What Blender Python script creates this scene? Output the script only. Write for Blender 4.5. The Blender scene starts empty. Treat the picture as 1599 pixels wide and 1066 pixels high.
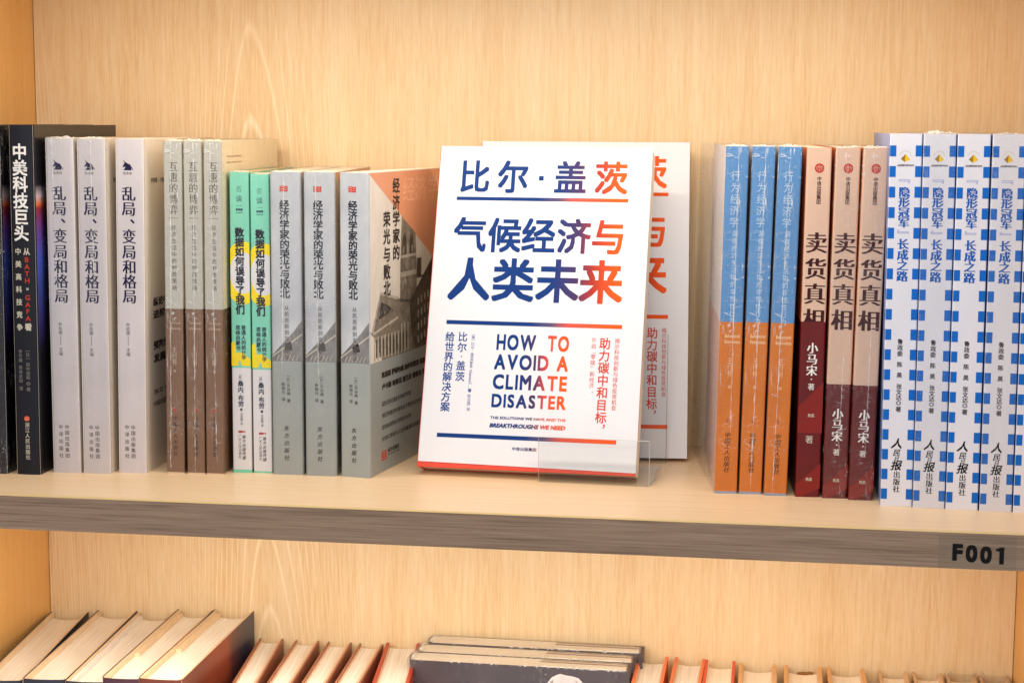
import bpy, math, random
from mathutils import Matrix, Vector
R = math.radians
MM = 0.001
rnd = random.Random(7)
scene = bpy.context.scene
col = scene.collection

# ------------------------------------------------------------------ camera
cam_data = bpy.data.cameras.new('camera')
cam = bpy.data.objects.new('camera', cam_data)
col.objects.link(cam)
yaw, pitch, roll = 0.1462, 0.1271, 0.0055
cam_data.sensor_width = 36.0
cam_data.lens = 2676.76 / 1599 * 36.0
cam_data.clip_start = 0.01
cam_data.clip_end = 50
cy_, sy_, cp_, sp_ = math.cos(yaw), math.sin(yaw), math.cos(pitch), math.sin(pitch)
fw = Vector((-sy_ * cp_, cy_ * cp_, -sp_))
rt = Vector((cy_, sy_, 0))
up = rt.cross(fw)
r2 = rt * math.cos(roll) + up * math.sin(roll)
u2 = up * math.cos(roll) - rt * math.sin(roll)
mw = Matrix((r2, u2, -fw)).transposed().to_4x4()
mw.translation = Vector((0, -1005.1, 235.1)) * MM
cam.matrix_world = mw
scene.camera = cam

# ------------------------------------------------------------------ world (the soft light of the shop) and lamps
world = bpy.data.worlds.new('World')
scene.world = world
world.use_nodes = True
bg = world.node_tree.nodes['Background']
bg.inputs[0].default_value = (0.87, 0.92, 1.0, 1)
bg.inputs[1].default_value = 0.62


def area(name, loc, target, sx, sy, power, color):
    d = bpy.data.lights.new(name, 'AREA')
    d.shape = 'RECTANGLE'; d.size = sx; d.size_y = sy; d.energy = power; d.color = color
    o = bpy.data.objects.new(name, d); col.objects.link(o)
    o.location = loc
    o.rotation_euler = (Vector(target) - Vector(loc)).to_track_quat('-Z', 'Y').to_euler()
    return o


area('front_fill_lamp', (-0.35, -2.4, 0.70), (-0.2, 0.2, -0.05), 1.8, 1.2, 13.5, (1.0, 0.96, 0.90))  # broad soft fill light added in front of the bookcase
area('front_fill_lamp', (-0.25, -1.55, 1.30), (-0.2, 0.1, -0.05), 1.0, 0.5, 9, (1.0, 0.94, 0.86))  # steeper fill light added to brighten the upward page edges
# warm LED strips under the front of each shelf board
for z_ in (0.3470, -0.0250):
    area('shelf_strip_lamp', (-0.182, 0.026, z_), (-0.182, 0.085, z_ - 0.16), 0.58, 0.010, 1.05, (1.0, 0.88, 0.71))
vs = scene.view_settings
vs.view_transform = 'Standard'
vs.look = 'None'
vs.gamma = 1
vs.exposure = 0.0
scene.cycles.max_bounces = 8
scene.cycles.transparent_max_bounces = 24
scene.cycles.caustics_reflective = False
scene.cycles.caustics_refractive = False


# ------------------------------------------------------------------ materials
def lin(c):
    out = []
    for v in c[:3]:
        v = v / 255.0
        out.append(v / 12.92 if v <= 0.04045 else ((v + 0.055) / 1.055) ** 2.4)
    return (*out, 1)


class NT:
    def __init__(self, name):
        self.m = bpy.data.materials.new(name)
        self.m.use_nodes = True
        self.t = self.m.node_tree
        self.bsdf = self.t.nodes['Principled BSDF']
        self.out = self.t.nodes['Material Output']
        self._c = None

    def n(self, typ, **kw):
        nd = self.t.nodes.new(typ)
        for k, v in kw.items():
            setattr(nd, k, v)
        return nd

    def l(self, a, b):
        self.t.links.new(a, b)

    def coord(self):
        if self._c is None:
            self._c = self.n('ShaderNodeTexCoord').outputs['Object']
        return self._c

    def mapping(self, scale=(1, 1, 1), loc=(0, 0, 0)):
        m = self.n('ShaderNodeMapping')
        self.l(self.coord(), m.inputs[0])
        m.inputs['Scale'].default_value = scale
        m.inputs['Location'].default_value = loc
        return m.outputs[0]

    def noise(self, vec, scale=1.0, detail=3, rough=0.5, dist=0.0):
        n = self.n('ShaderNodeTexNoise')
        self.l(vec, n.inputs['Vector'])
        n.inputs['Scale'].default_value = scale
        n.inputs['Detail'].default_value = detail
        n.inputs['Roughness'].default_value = rough
        n.inputs['Distortion'].default_value = dist
        return n.outputs['Fac']

    def ramp(self, fac, stops, interp='LINEAR'):
        r = self.n('ShaderNodeValToRGB')
        r.color_ramp.interpolation = interp
        self.l(fac, r.inputs[0])
        els = r.color_ramp.elements
        while len(els) < len(stops):
            els.new(0.5)
        for e, (p, c) in zip(els, stops):
            e.position = p
            e.color = c if len(c) == 4 else (*c, 1)
        return r.outputs[0]

    def math(self, op, a, b=None, clamp=False):
        n = self.n('ShaderNodeMath', operation=op)
        n.use_clamp = clamp
        for i, v in enumerate((a, b)):
            if v is None:
                continue
            if isinstance(v, (int, float)):
                n.inputs[i].default_value = v
            else:
                self.l(v, n.inputs[i])
        return n.outputs[0]

    def mix(self, fac, a, b, typ='MIX'):
        n = self.n('ShaderNodeMix', data_type='RGBA', blend_type=typ)
        for i, v in ((0, fac), (6, a), (7, b)):
            if isinstance(v, (int, float)):
                n.inputs[i].default_value = v
            elif isinstance(v, tuple):
                n.inputs[i].default_value = v
            else:
                self.l(v, n.inputs[i])
        return n.outputs[2]

    def bump(self, h, strength=0.2, dist=0.001):
        b = self.n('ShaderNodeBump')
        b.inputs['Strength'].default_value = strength
        b.inputs['Distance'].default_value = dist
        self.l(h, b.inputs['Height'])
        self.l(b.outputs[0], self.bsdf.inputs['Normal'])


G1 = (1, 1, 1, 1)
G0 = (0, 0, 0, 1)


def paper(name, c, rough=0.5, var=0.05, spec=0.35):
    k = NT(name)
    v = k.noise(k.mapping((60, 60, 25)), 1.0, 4)
    c1 = lin(c)
    dark = tuple(x * (1 - 2.2 * var) for x in c1[:3]) + (1,)
    light = tuple(min(1, x * (1 + 1.2 * var)) for x in c1[:3]) + (1,)
    cc = k.ramp(v, [(0.3, dark), (0.7, light)])
    k.l(cc, k.bsdf.inputs['Base Color'])
    k.bsdf.inputs['Roughness'].default_value = rough
    k.bsdf.inputs['Specular IOR Level'].default_value = spec
    f = k.noise(k.mapping((900, 900, 900)), 1.0, 2)
    k.bump(f, 0.10, 0.0002)
    return k.m


def ink(name, c, rough=0.5):
    k = NT(name)
    k.bsdf.inputs['Base Color'].default_value = lin(c)
    k.bsdf.inputs['Roughness'].default_value = rough
    k.bsdf.inputs['Specular IOR Level'].default_value = 0.15
    return k.m


def wood(name, c_dark, c_mid, c_light, grain='z', arch=True, rough=0.42):
    """oak laminate: fine pores along the grain plus cathedral arches"""
    k = NT(name)
    if grain == 'z':
        fine = k.mapping((1000, 1000, 48)); broad = k.mapping((38, 38, 2.0)); mid = k.mapping((220, 220, 7))
    else:
        fine = k.mapping((16, 700, 700)); broad = k.mapping((2.0, 30, 38)); mid = k.mapping((5, 160, 200))
    nf = k.noise(fine, 1, 3, 0.6)
    nb = k.noise(broad, 1, 3, 0.5)
    nm = k.noise(mid, 1, 4, 0.6)
    s = k.math('ADD', k.math('MULTIPLY', nf, 0.48), k.math('MULTIPLY', nm, 0.28))
    s = k.math('ADD', s, k.math('MULTIPLY', nb, 0.24))
    base = k.ramp(s, [(0.26, lin(c_dark)), (0.50, lin(c_mid)), (0.74, lin(c_light))])
    if arch:
        sep = k.n('ShaderNodeSeparateXYZ')
        k.l(k.coord(), sep.inputs[0])
        # arches repeat across the board in irregular strips
        wob = k.noise(k.mapping((5, 5, 0.8)), 1, 1)
        x = k.math('ADD', sep.outputs[0], k.math('MULTIPLY', wob, 0.05))
        cell = k.math('SUBTRACT', k.math('FRACT', k.math('MULTIPLY', x, 4.3)), 0.5)
        par = k.math('MULTIPLY', k.math('MULTIPLY', cell, cell), 26.0)
        zz = k.math('MULTIPLY', sep.outputs[2], 2.2)
        val = k.math('ADD', k.math('ADD', par, zz), k.math('MULTIPLY', k.noise(k.mapping((16, 16, 1.6)), 1, 2), 0.35))
        line = k.math('FRACT', k.math('MULTIPLY', val, 7.0))
        mask = k.ramp(line, [(0.0, G0), (0.78, G0), (0.90, (0.5, 0.5, 0.5, 1)), (1.0, G0)])
        cut = k.ramp(k.noise(k.mapping((6, 6, 3), (3, 0, 1)), 1, 2), [(0.46, G0), (0.62, G1)])
        mm = k.math('MULTIPLY', k.math('MULTIPLY', mask, cut), k.math('ADD', nf, 0.15))
        base = k.mix(k.math('MULTIPLY', mm, 2.4, True), base, lin(tuple(min(255, v + 14) for v in c_light)))
    k.l(base, k.bsdf.inputs['Base Color'])
    k.bsdf.inputs['Roughness'].default_value = rough
    k.bsdf.inputs['Specular IOR Level'].default_value = 0.4
    k.bump(nf, 0.25, 0.0004)
    return k.m


def pages(name, c, c2, axis='x'):
    k = NT(name)
    sc = {'x': (2600, 14, 14), 'y': (14, 2600, 14)}[axis]
    v = k.noise(k.mapping(sc), 1, 2, 0.6)
    w = k.noise(k.mapping((30, 12, 30)), 1, 3)
    s = k.math('ADD', k.math('MULTIPLY', v, 0.7), k.math('MULTIPLY', w, 0.3))
    k.l(k.ramp(s, [(0.35, lin(c2)), (0.6, lin(c))]), k.bsdf.inputs['Base Color'])
    k.bsdf.inputs['Roughness'].default_value = 0.75
    k.bsdf.inputs['Specular IOR Level'].default_value = 0.15
    k.bump(v, 0.35, 0.0003)
    return k.m


def gradient(name, stops, axis=0):
    """ink that runs from blue to orange across the cover; positions in mm"""
    k = NT(name)
    sep = k.n('ShaderNodeSeparateXYZ')
    k.l(k.coord(), sep.inputs[0])
    f = k.math('MULTIPLY', sep.outputs[axis], 1 / 0.150)
    k.l(k.ramp(f, [(p / 150.0, lin(c)) for p, c in stops]), k.bsdf.inputs['Base Color'])
    k.bsdf.inputs['Roughness'].default_value = 0.45
    k.bsdf.inputs['Specular IOR Level'].default_value = 0.12
    return k.m


def film(name, amount=0.5, seed=0.0, streak=(1500, 1500, 40)):
    """shrink wrap: clear film, glints on its creases painted in as white streaks"""
    k = NT(name)
    k.t.nodes.remove(k.bsdf)
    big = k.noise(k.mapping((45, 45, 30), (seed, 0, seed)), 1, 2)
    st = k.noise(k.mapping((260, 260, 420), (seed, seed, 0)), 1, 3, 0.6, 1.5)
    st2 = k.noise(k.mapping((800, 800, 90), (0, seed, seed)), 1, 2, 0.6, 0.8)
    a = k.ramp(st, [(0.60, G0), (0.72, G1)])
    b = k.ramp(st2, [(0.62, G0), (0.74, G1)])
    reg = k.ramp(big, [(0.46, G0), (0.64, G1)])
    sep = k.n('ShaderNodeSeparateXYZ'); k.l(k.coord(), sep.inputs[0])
    head = k.math('MULTIPLY', k.math('SUBTRACT', sep.outputs[2], 0.182), 30.0, True)   # more painted white glints towards the puckered head
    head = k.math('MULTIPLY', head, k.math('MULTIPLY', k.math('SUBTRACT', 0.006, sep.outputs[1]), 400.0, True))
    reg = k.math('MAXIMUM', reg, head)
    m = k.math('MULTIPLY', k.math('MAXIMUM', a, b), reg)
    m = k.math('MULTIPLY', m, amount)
    bump = k.n('ShaderNodeBump')
    bump.inputs['Strength'].default_value = 0.5
    bump.inputs['Distance'].default_value = 0.0015
    k.l(k.math('ADD', st, k.math('MULTIPLY', big, 2.0)), bump.inputs['Height'])
    gl = k.n('ShaderNodeBsdfGlossy')
    gl.inputs['Roughness'].default_value = 0.16
    k.l(bump.outputs[0], gl.inputs['Normal'])
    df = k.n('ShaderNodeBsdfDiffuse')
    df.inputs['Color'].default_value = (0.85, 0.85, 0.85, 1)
    tr = k.n('ShaderNodeBsdfTransparent')
    tr.inputs[0].default_value = (0.97, 0.97, 0.97, 1)
    m1 = k.n('ShaderNodeMixShader')
    lw = k.n('ShaderNodeLayerWeight')
    lw.inputs[0].default_value = 0.5
    k.l(k.math('ADD', k.math('MULTIPLY', k.math('POWER', lw.outputs['Facing'], 3.0), 0.32), 0.03, True), m1.inputs[0])
    k.l(tr.outputs[0], m1.inputs[1]); k.l(gl.outputs[0], m1.inputs[2])
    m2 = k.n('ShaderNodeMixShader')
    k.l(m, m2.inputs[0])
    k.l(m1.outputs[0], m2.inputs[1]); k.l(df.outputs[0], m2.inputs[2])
    k.l(m2.outputs[0], k.out.inputs[0])
    return k.m


def creased(name):
    k = NT(name)
    k.t.nodes.remove(k.bsdf)
    df = k.n('ShaderNodeBsdfPrincipled')
    df.inputs['Base Color'].default_value = (0.9, 0.9, 0.9, 1)
    df.inputs['Roughness'].default_value = 0.2
    tr = k.n('ShaderNodeBsdfTransparent')
    mx = k.n('ShaderNodeMixShader')
    f = k.ramp(k.noise(k.mapping((700, 700, 160)), 1, 3), [(0.36, (0.10, 0.10, 0.10, 1)), (0.66, (0.62, 0.62, 0.62, 1))])
    k.l(f, mx.inputs[0]); k.l(tr.outputs[0], mx.inputs[1]); k.l(df.outputs[0], mx.inputs[2])
    k.l(mx.outputs[0], k.out.inputs[0])
    return k.m


def acrylic(name):
    k = NT(name)
    k.t.nodes.remove(k.bsdf)
    gl = k.n('ShaderNodeBsdfGlossy'); gl.inputs['Roughness'].default_value = 0.03
    tr = k.n('ShaderNodeBsdfTransparent'); tr.inputs[0].default_value = (0.975, 0.98, 0.978, 1)
    lw = k.n('ShaderNodeLayerWeight'); lw.inputs[0].default_value = 0.5
    mx = k.n('ShaderNodeMixShader')
    k.l(k.math('ADD', k.math('MULTIPLY', k.math('POWER', lw.outputs['Facing'], 3.0), 0.5), 0.012, True), mx.inputs[0])
    k.l(tr.outputs[0], mx.inputs[1]); k.l(gl.outputs[0], mx.inputs[2])
    k.l(mx.outputs[0], k.out.inputs[0])
    return k.m


# ------------------------------------------------------------------ mesh helpers (all in millimetres)
class MB:
    def __init__(self):
        self.v, self.f, self.mi = [], [], []

    def add(self, verts, faces, mi=0):
        b = len(self.v)
        self.v += [tuple(p) for p in verts]
        self.f += [tuple(i + b for i in f) for f in faces]
        self.mi += [mi] * len(faces)

    def box(self, x0, x1, y0, y1, z0, z1, mi=0):
        self.add([(x0, y0, z0), (x1, y0, z0), (x1, y1, z0), (x0, y1, z0), (x0, y0, z1), (x1, y0, z1), (x1, y1, z1), (x0, y1, z1)],
                 [(0, 3, 2, 1), (4, 5, 6, 7), (0, 1, 5, 4), (1, 2, 6, 5), (2, 3, 7, 6), (3, 0, 4, 7)], mi)

    def prism(self, poly, z0, z1, mi=0, top=True):
        n = len(poly)
        vs_ = [(x, y, z0) for x, y in poly] + [(x, y, z1) for x, y in poly]
        fs = [(i, (i + 1) % n, n + (i + 1) % n, n + i) for i in range(n)]
        if top:
            fs += [tuple(range(n - 1, -1, -1)), tuple(range(n, 2 * n))]
        self.add(vs_, fs, mi)

    def build(self, name, mats, parent=None, smooth=False, bevel=0):
        me = bpy.data.meshes.new(name)
        me.from_pydata([(x * MM, y * MM, z * MM) for x, y, z in self.v], [], self.f)
        for m in (mats if isinstance(mats, (list, tuple)) else [mats]):
            me.materials.append(m)
        if len(set(self.mi)) > 1:
            me.polygons.foreach_set('material_index', self.mi)
        if smooth:
            me.polygons.foreach_set('use_smooth', [True] * len(me.polygons))
        me.update()
        o = bpy.data.objects.new(name, me)
        col.objects.link(o)
        o.parent = parent
        if bevel:
            b = o.modifiers.new('bevel', 'BEVEL'); b.width = bevel * MM; b.segments = 2; b.limit_method = 'ANGLE'
        return o


# glyphs ----------------------------------------------------------
_gl = {}


def glyph(s, off=0.0, res=2):
    key = (s, round(off, 4), res)
    if key not in _gl:
        c = bpy.data.curves.new('g', 'FONT'); c.body = s; c.offset = off; c.resolution_u = res
        o = bpy.data.objects.new('g', c); col.objects.link(o)
        dg = bpy.context.evaluated_depsgraph_get()
        me = bpy.data.meshes.new_from_object(o.evaluated_get(dg))
        vs_ = [(v.co.x, v.co.y) for v in me.vertices]
        fs = [tuple(p.vertices) for p in me.polygons]
        bpy.data.objects.remove(o); bpy.data.curves.remove(c); bpy.data.meshes.remove(me)
        _gl[key] = (vs_, fs)
    return _gl[key]


def P_spine(x, z, k=0):
    return (x, -0.07 - 0.02 * k, z)


def P_curved(w, r, bulge):
    return lambda x, z, k=0: (x, -0.09 - 0.02 * k - bulge * math.sin(math.pi * min(1, max(0, (x - r) / (w - 2 * r)))), z)


def P_right(w):
    return lambda u, z, k=0: (w + 0.07 + 0.02 * k, u, z)


def P_left(u, z, k=0):
    return (-0.07 - 0.02 * k, u, z)


def bold(o):
    if o <= 0:
        return ((0, 0),)
    if o < 0.012:
        return ((-o, 0), (o, 0))
    if o < 0.026:
        return ((-o, -o), (o, -o), (-o, o), (o, o))
    n = 1 if o < 0.04 else 2
    return [(o * i / n, o * j / n) for i in range(-n, n + 1) for j in range(-n, n + 1)]


class Print(MB):
    """flat print laid on a cover"""
    def __init__(self, plane=P_spine):
        super().__init__()
        self.p = plane
        self.k = 0
        self.heavier = 0.012      # press weight: the face is light, the printing is not

    def poly(self, pts, mi=0, k=None):
        k = self.k if k is None else k
        self.add([self.p(a, b, k) for a, b in pts], [tuple(range(len(pts)))], mi)

    def rect(self, x0, x1, z0, z1, mi=0, k=None):
        self.poly([(x0, z0), (x1, z0), (x1, z1), (x0, z1)], mi, k)

    def disc(self, cx, cz, rx, rz, n=20, mi=0, k=None):
        self.poly([(cx + rx * math.cos(i * math.tau / n), cz + rz * math.sin(i * math.tau / n)) for i in range(n)], mi, k)

    def _put(self, vs_, fs, fn, k):
        self.add([self.p(*fn(x, y), k) for x, y in vs_], fs)

    def ch(self, c, cx, cz, sx, sz=None, off=0.0, dup=(0,), shear=0.0, rot=False):
        """one upright character centred in its cell; sx, sz = drawn size"""
        sz = sz or sx
        off = off + (0 if len(dup) > 1 else self.heavier * (1.0 if sx > 4.5 else 0.25))
        vs_, fs = glyph(c, min(off, 0))
        if not vs_:
            return
        if len(dup) == 1:
            dup = bold(off)
        else:
            dup = [(d, 0) for d in dup]
        if ord(c) > 0x2E80 and c not in '『』「」，、。［］（）—':
            mx, mz, ex, ez = 0.5, 0.36, sx / 0.90, sz / 0.90
        elif c in '『』「」［］（）—':
            ex, ez = sx / 0.90, sz / 0.90
            mx, mz = 0.5, 0.36
        elif c in '，、。':
            ex, ez = sx / 0.90, sz / 0.90
            mx, mz = 0.25, 0.1
        else:
            xs = [v[0] for v in vs_]; zs = [v[1] for v in vs_]
            mx, mz = (min(xs) + max(xs)) / 2, (min(zs) + max(zs)) / 2
            ex, ez = sx / 0.62, sz / 0.70
        turn = c in '『』「」［］（）—'
        for i, d in enumerate(dup):
            if turn:
                self._put(vs_, fs, lambda x, y: (cx + (y - mz) * ex + d[0] * sx, cz - (x - mx) * ez + d[1] * sz), self.k + i * 0.35)
            else:
                self._put(vs_, fs, lambda x, y: (cx + (x - mx) * ex + d[0] * sx + shear * (y - mz) * ez, cz + (y - mz) * ez + d[1] * sz), self.k + i * 0.35)

    def col(self, s, cx, z_first, pitch, sx, sz=None, off=0.0, dup=(0,), shear=0.0, dx=0.0):
        """a column of characters read downwards; z_first = centre of the first"""
        z = z_first
        for i, c in enumerate(s):
            if c != ' ':
                self.ch(c, cx + dx * i, z, sx, sz, off, dup, shear)
            z -= pitch

    def row(self, s, x0, x1, z0, z1, off=0.0, shear=0.0, rot=False, res=2):
        """a line of text fitted to the box x0..x1, z0..z1 (rot: read downwards)"""
        off = max(0, off + self.heavier)
        vs_, fs = glyph(s, 0, res)
        xs = [v[0] for v in vs_]; zs = [v[1] for v in vs_]
        a0, a1, b0, b1 = min(xs) - off, max(xs) + off, min(zs) - off, max(zs) + off
        for i, (dx, dz) in enumerate(bold(off)):
            if rot:
                self._put(vs_, fs, lambda x, y: (x0 + (y + dz - b0) / (b1 - b0) * (x1 - x0), z1 - (x + dx - a0) / (a1 - a0) * (z1 - z0)), self.k + 0.35 * i)
            else:
                self._put(vs_, fs, lambda x, y: (x0 + (x + dx - a0) / (a1 - a0) * (x1 - x0) + shear * (y - b0) / (b1 - b0) * (z1 - z0),
                                                 z0 + (y + dz - b0) / (b1 - b0) * (z1 - z0)), self.k + 0.35 * i)


# things ----------------------------------------------------------
def thing(name, label, cat, group=None):
    o = bpy.data.objects.new(name, None); col.objects.link(o)
    o.empty_display_size = 0.02
    o['label'] = label; o['category'] = cat
    if group:
        o['group'] = group
    return o


def place(o, x, y, z, turn=0.0, lean=0.0, width=0.0, tilt=0.0):
    """turn: degrees the back end swings to the left; lean: top leans to the right; tilt: top leans back"""
    z += width * math.sin(R(abs(lean))) if lean > 0 else 0
    o.location = (x * MM, y * MM, z * MM)
    o.rotation_euler = (R(-tilt), R(lean), R(turn))


def kids(o):
    return [c for c in bpy.data.objects if c.parent == o]


def dup(o, label, skip=()):
    r = o.copy(); col.objects.link(r); r['label'] = label
    for c in kids(o):
        if c.name.split('.')[0] in skip:
            continue
        d = c.copy(); col.objects.link(d); d.parent = r
        for g in kids(c):
            e = g.copy(); col.objects.link(e); e.parent = d
    return r


def arc(cx, cy, r, a0, a1, n):
    return [(cx + r * math.cos(R(a0 + (a1 - a0) * i / n)), cy + r * math.sin(R(a0 + (a1 - a0) * i / n))) for i in range(n + 1)]


def u_profile(w, d, r, bulge=0.0, n=5):
    """outer line of a cover seen from above: back left -> spine at the front -> back right"""
    pts = [(0, d), (0, r)]
    pts += arc(r, r, r, 180, 270, n)[1:]
    if bulge:
        m = 7
        pts += [(r + (w - 2 * r) * i / m, -bulge * math.sin(math.pi * i / m)) for i in range(1, m)]
    pts += [(w - r, 0)] + arc(w - r, r, r, 270, 360, n)[1:]
    pts += [(w, d)]
    return pts


def inset_profile(pts, t):
    out = []
    n = len(pts)
    for i, p in enumerate(pts):
        a = Vector(pts[max(0, i - 1)]); b = Vector(pts[min(n - 1, i + 1)])
        d = (b - a).normalized()
        nrm = Vector((-d.y, d.x))
        out.append((p[0] + nrm.x * t, p[1] + nrm.y * t))
    return out


def cover_mesh(w, d, r, t, levels, bulge=0.0, top_slope=0.0):
    """levels = [z0, (material for spine, left, right), z1, (...), z2 ...]"""
    mb = MB()
    outer = u_profile(w, d, r, bulge)
    inner = inset_profile(outer, t)
    n = len(outer)
    zs = levels[0::2]
    ms = levels[1::2]
    for a in range(len(ms)):
        z0, z1 = zs[a], zs[a + 1]
        sp, lf, rg = ms[a]
        for i in range(n - 1):
            (xa, ya), (xb, yb) = outer[i], outer[i + 1]
            mid = (i + 0.5) / (n - 1)
            isl = xa == 0 and xb == 0
            isr = xa == w and xb == w
            mi = lf if isl else rg if isr else sp
            mb.add([(xa, ya, z0), (xb, yb, z0), (xb, yb, z1), (xa, ya, z1)], [(0, 1, 2, 3)], mi)
            (pa, qa), (pb, qb) = inner[i], inner[i + 1]
            mb.add([(pa, qa, z0), (pb, qb, z0), (pb, qb, z1), (pa, qa, z1)], [(3, 2, 1, 0)], mi)
    for z, top in ((zs[-1], True), (zs[0], False)):
        mt = ms[-1][0] if top else ms[0][0]
        for i in range(n - 1):
            q = [(*outer[i], z), (*outer[i + 1], z), (*inner[i + 1], z), (*inner[i], z)]
            mb.add(q, [(0, 1, 2, 3) if top else (3, 2, 1, 0)], mt)
    for i in (0, n - 1):
        for a in range(len(ms)):
            z0, z1 = zs[a], zs[a + 1]
            q = [(*outer[i], z0), (*inner[i], z0), (*inner[i], z1), (*outer[i], z1)]
            mb.add(q, [(0, 1, 2, 3)], ms[a][0])
    return mb


def page_block(w, d, h, t, M_pages, parent, drop=0.25, bow=0.0):
    """block of leaves between the covers; its top is very slightly wavy"""
    mb = MB()
    nx, x0, x1, y0, y1 = 8, t + 0.02, w - t - 0.02, t + 0.3, d - 0.4
    rr = random.Random(int(w * 100 + h))
    top = []
    for j in range(5):
        rowp = []
        for i in range(nx + 1):
            z = h - drop - rr.random() * 0.18
            yy = y0 + (y1 - y0) * j / 4
            if j == 4:
                yy -= bow * math.sin(math.pi * i / nx)
            rowp.append((x0 + (x1 - x0) * i / nx, yy, z))
        top.append(rowp)
    vs_ = [p for r_ in top for p in r_]
    m = nx + 1
    fs = [(j * m + i, j * m + i + 1, (j + 1) * m + i + 1, (j + 1) * m + i) for j in range(4) for i in range(nx)]
    b = len(vs_)
    ring = [j * m for j in range(4, 0, -1)] + list(range(0, m)) + [j * m + nx for j in range(1, 5)] + [4 * m + i for i in range(nx - 1, 0, -1)]
    for k_ in ring:
        vs_.append((vs_[k_][0], vs_[k_][1], 0.2))
    L = len(ring)
    for i in range(L):
        j = (i + 1) % L
        fs.append((ring[i], b + i, b + j, ring[j]))
    fs.append(tuple(b + i for i in range(L)))
    mb.add(vs_, fs)
    return mb.build('page_block', M_pages, parent)


def wrap_film(w, d, h, mat, parent, gap=0.45, crumple=1.6, seed=1, seam=None, side=0.0):
    """shrink wrap with a gathered ridge on top and a welded seam down the spine"""
    rr = random.Random(seed)
    mb = MB()
    r = 1.2
    prof = [(-gap - side, d + gap + side * 0.3)] + [(-gap, r)] + arc(r - gap * 0.3, r - gap, r, 180, 270, 3)[1:] + \
           [(w - r, -gap)] + arc(w - r + gap * 0.3, r - gap, r, 270, 360, 3)[1:] + [(w + gap, d + gap)]
    n = len(prof)
    lv = 9
    vs_ = []
    for a in range(lv + 1):
        z = 0.05 + (h + gap - 0.05) * a / lv
        for (x, y) in prof:
            vs_.append((x + rr.uniform(-.12, .12), y - rr.random() * 0.12, z))
    fs = [(a * n + i, a * n + (i + 1) % n, (a + 1) * n + (i + 1) % n, (a + 1) * n + i) for a in range(lv) for i in range(n)]
    fs.append(tuple(lv * n + i for i in range(n)))
    mb.add(vs_, fs)
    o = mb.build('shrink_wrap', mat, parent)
    # gathered ridge across the head
    rb = MB()
    m = 14
    pts = []
    for i in range(m + 1):
        x = w * i / m
        yb = 3 + rr.uniform(-1.0, 1.0)
        hh = 0.7 * crumple * (0.25 + rr.random()) * math.sin(math.pi * (i + 0.5) / (m + 1))
        pts.append(((x, yb - 1.6, h + gap * 0.6), (x + rr.uniform(-.5, .5), yb, h + gap + hh), (x, yb + 2.2, h + gap * 0.6)))
    vs_ = [q for p in pts for q in p]
    fs = []
    for i in range(m):
        a = i * 3
        fs += [(a, a + 3, a + 4, a + 1), (a + 1, a + 4, a + 5, a + 2)]
    rb.add(vs_, fs)
    rb.build('film_fold', M['crease'], o)
    if seam is not None:
        sb = MB()
        x0, x1, zt, zb = seam
        m = 60
        vs_ = []
        xx = x0
        for i in range(m + 1):
            f = i / m
            x = x0 + (x1 - x0) * f + rr.uniform(-.22, .22)
            hw = 0.18 + rr.random() * 0.28
            z = zt + (zb - zt) * f
            vs_ += [(x - hw, -gap - 0.16, z), (x, -gap - 0.45, z), (x + hw, -gap - 0.16, z)]
        fs = []
        for i in range(m):
            a = i * 3
            fs += [(a, a + 1, a + 4, a + 3), (a + 1, a + 2, a + 5, a + 4)]
        sb.add(vs_, fs)
        # crinkles running off the seam
        for _ in range(34):
            f = rr.random() ** 1.5
            z = zt + (zb - zt) * f
            x = x0 + (x1 - x0) * f
            dx = rr.uniform(0.8, w * 0.33) * rr.choice((-1, 1)); dz = rr.uniform(-2.2, 2.2)
            tk = rr.uniform(.05, .14)
            sb.add([(x, -gap - 0.18, z), (x + dx, -gap - 0.14, z + dz), (x + dx * 0.9, -gap - 0.14, z + dz + tk), (x, -gap - 0.18, z + tk * 2)], [(0, 1, 2, 3)])
        sb.build('film_seam', M['crease'], o)
    return o


# ------------------------------------------------------------------ material library
M = {}
M['back'] = wood('oak_back_panel', (214, 174, 122), (231, 203, 160), (241, 221, 189), 'z', True)
M['side'] = wood('oak_side_panel', (220, 160, 86), (232, 180, 108), (238, 193, 130), 'z', False)
M['shelf'] = wood('oak_shelf', (218, 182, 138), (232, 203, 165), (240, 216, 184), 'x', False, 0.38)
M['lip'] = ink('shelf_edge_tape', (206, 180, 128), 0.4)
M['gap'] = ink('dark_joint', (70, 42, 20), 0.8)


def grey_wood():
    k = NT('grey_brown_wood_edge')
    a = k.noise(k.mapping((18, 900, 1000)), 1, 4, 0.6, 0.2)
    b = k.noise(k.mapping((5, 260, 300), (1, 2, 5)), 1, 3, 0.5, 0.3)
    s = k.math('ADD', k.math('MULTIPLY', a, 0.6), k.math('MULTIPLY', b, 0.4))
    k.l(k.ramp(s, [(0.36, lin((108, 82, 62))), (0.48, lin((136, 108, 85))), (0.60, lin((148, 121, 97))), (0.78, lin((172, 146, 120)))]),
        k.bsdf.inputs['Base Color'])
    k.bsdf.inputs['Roughness'].default_value = 0.5
    k.bump(a, 0.35, 0.0006)
    return k.m


M['edge'] = grey_wood()
M['crease'] = creased('creased_film')
M['film_soft'] = film('clear_film_soft', 0.30, 0.0)
M['film'] = film('clear_film', 0.60, 3.0)
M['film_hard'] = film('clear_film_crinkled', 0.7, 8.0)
M['pages'] = pages('cream_pages', (250, 242, 226), (238, 224, 202))
M['pages_warm'] = pages('warm_pages', (236, 212, 172), (200, 170, 124))
M['pages_white'] = pages('white_pages', (250, 246, 238), (216, 204, 186))
M['acrylic'] = acrylic('clear_acrylic')
M['acrylic_edge'] = ink('acrylic_edge', (200, 206, 202), 0.15)

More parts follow.
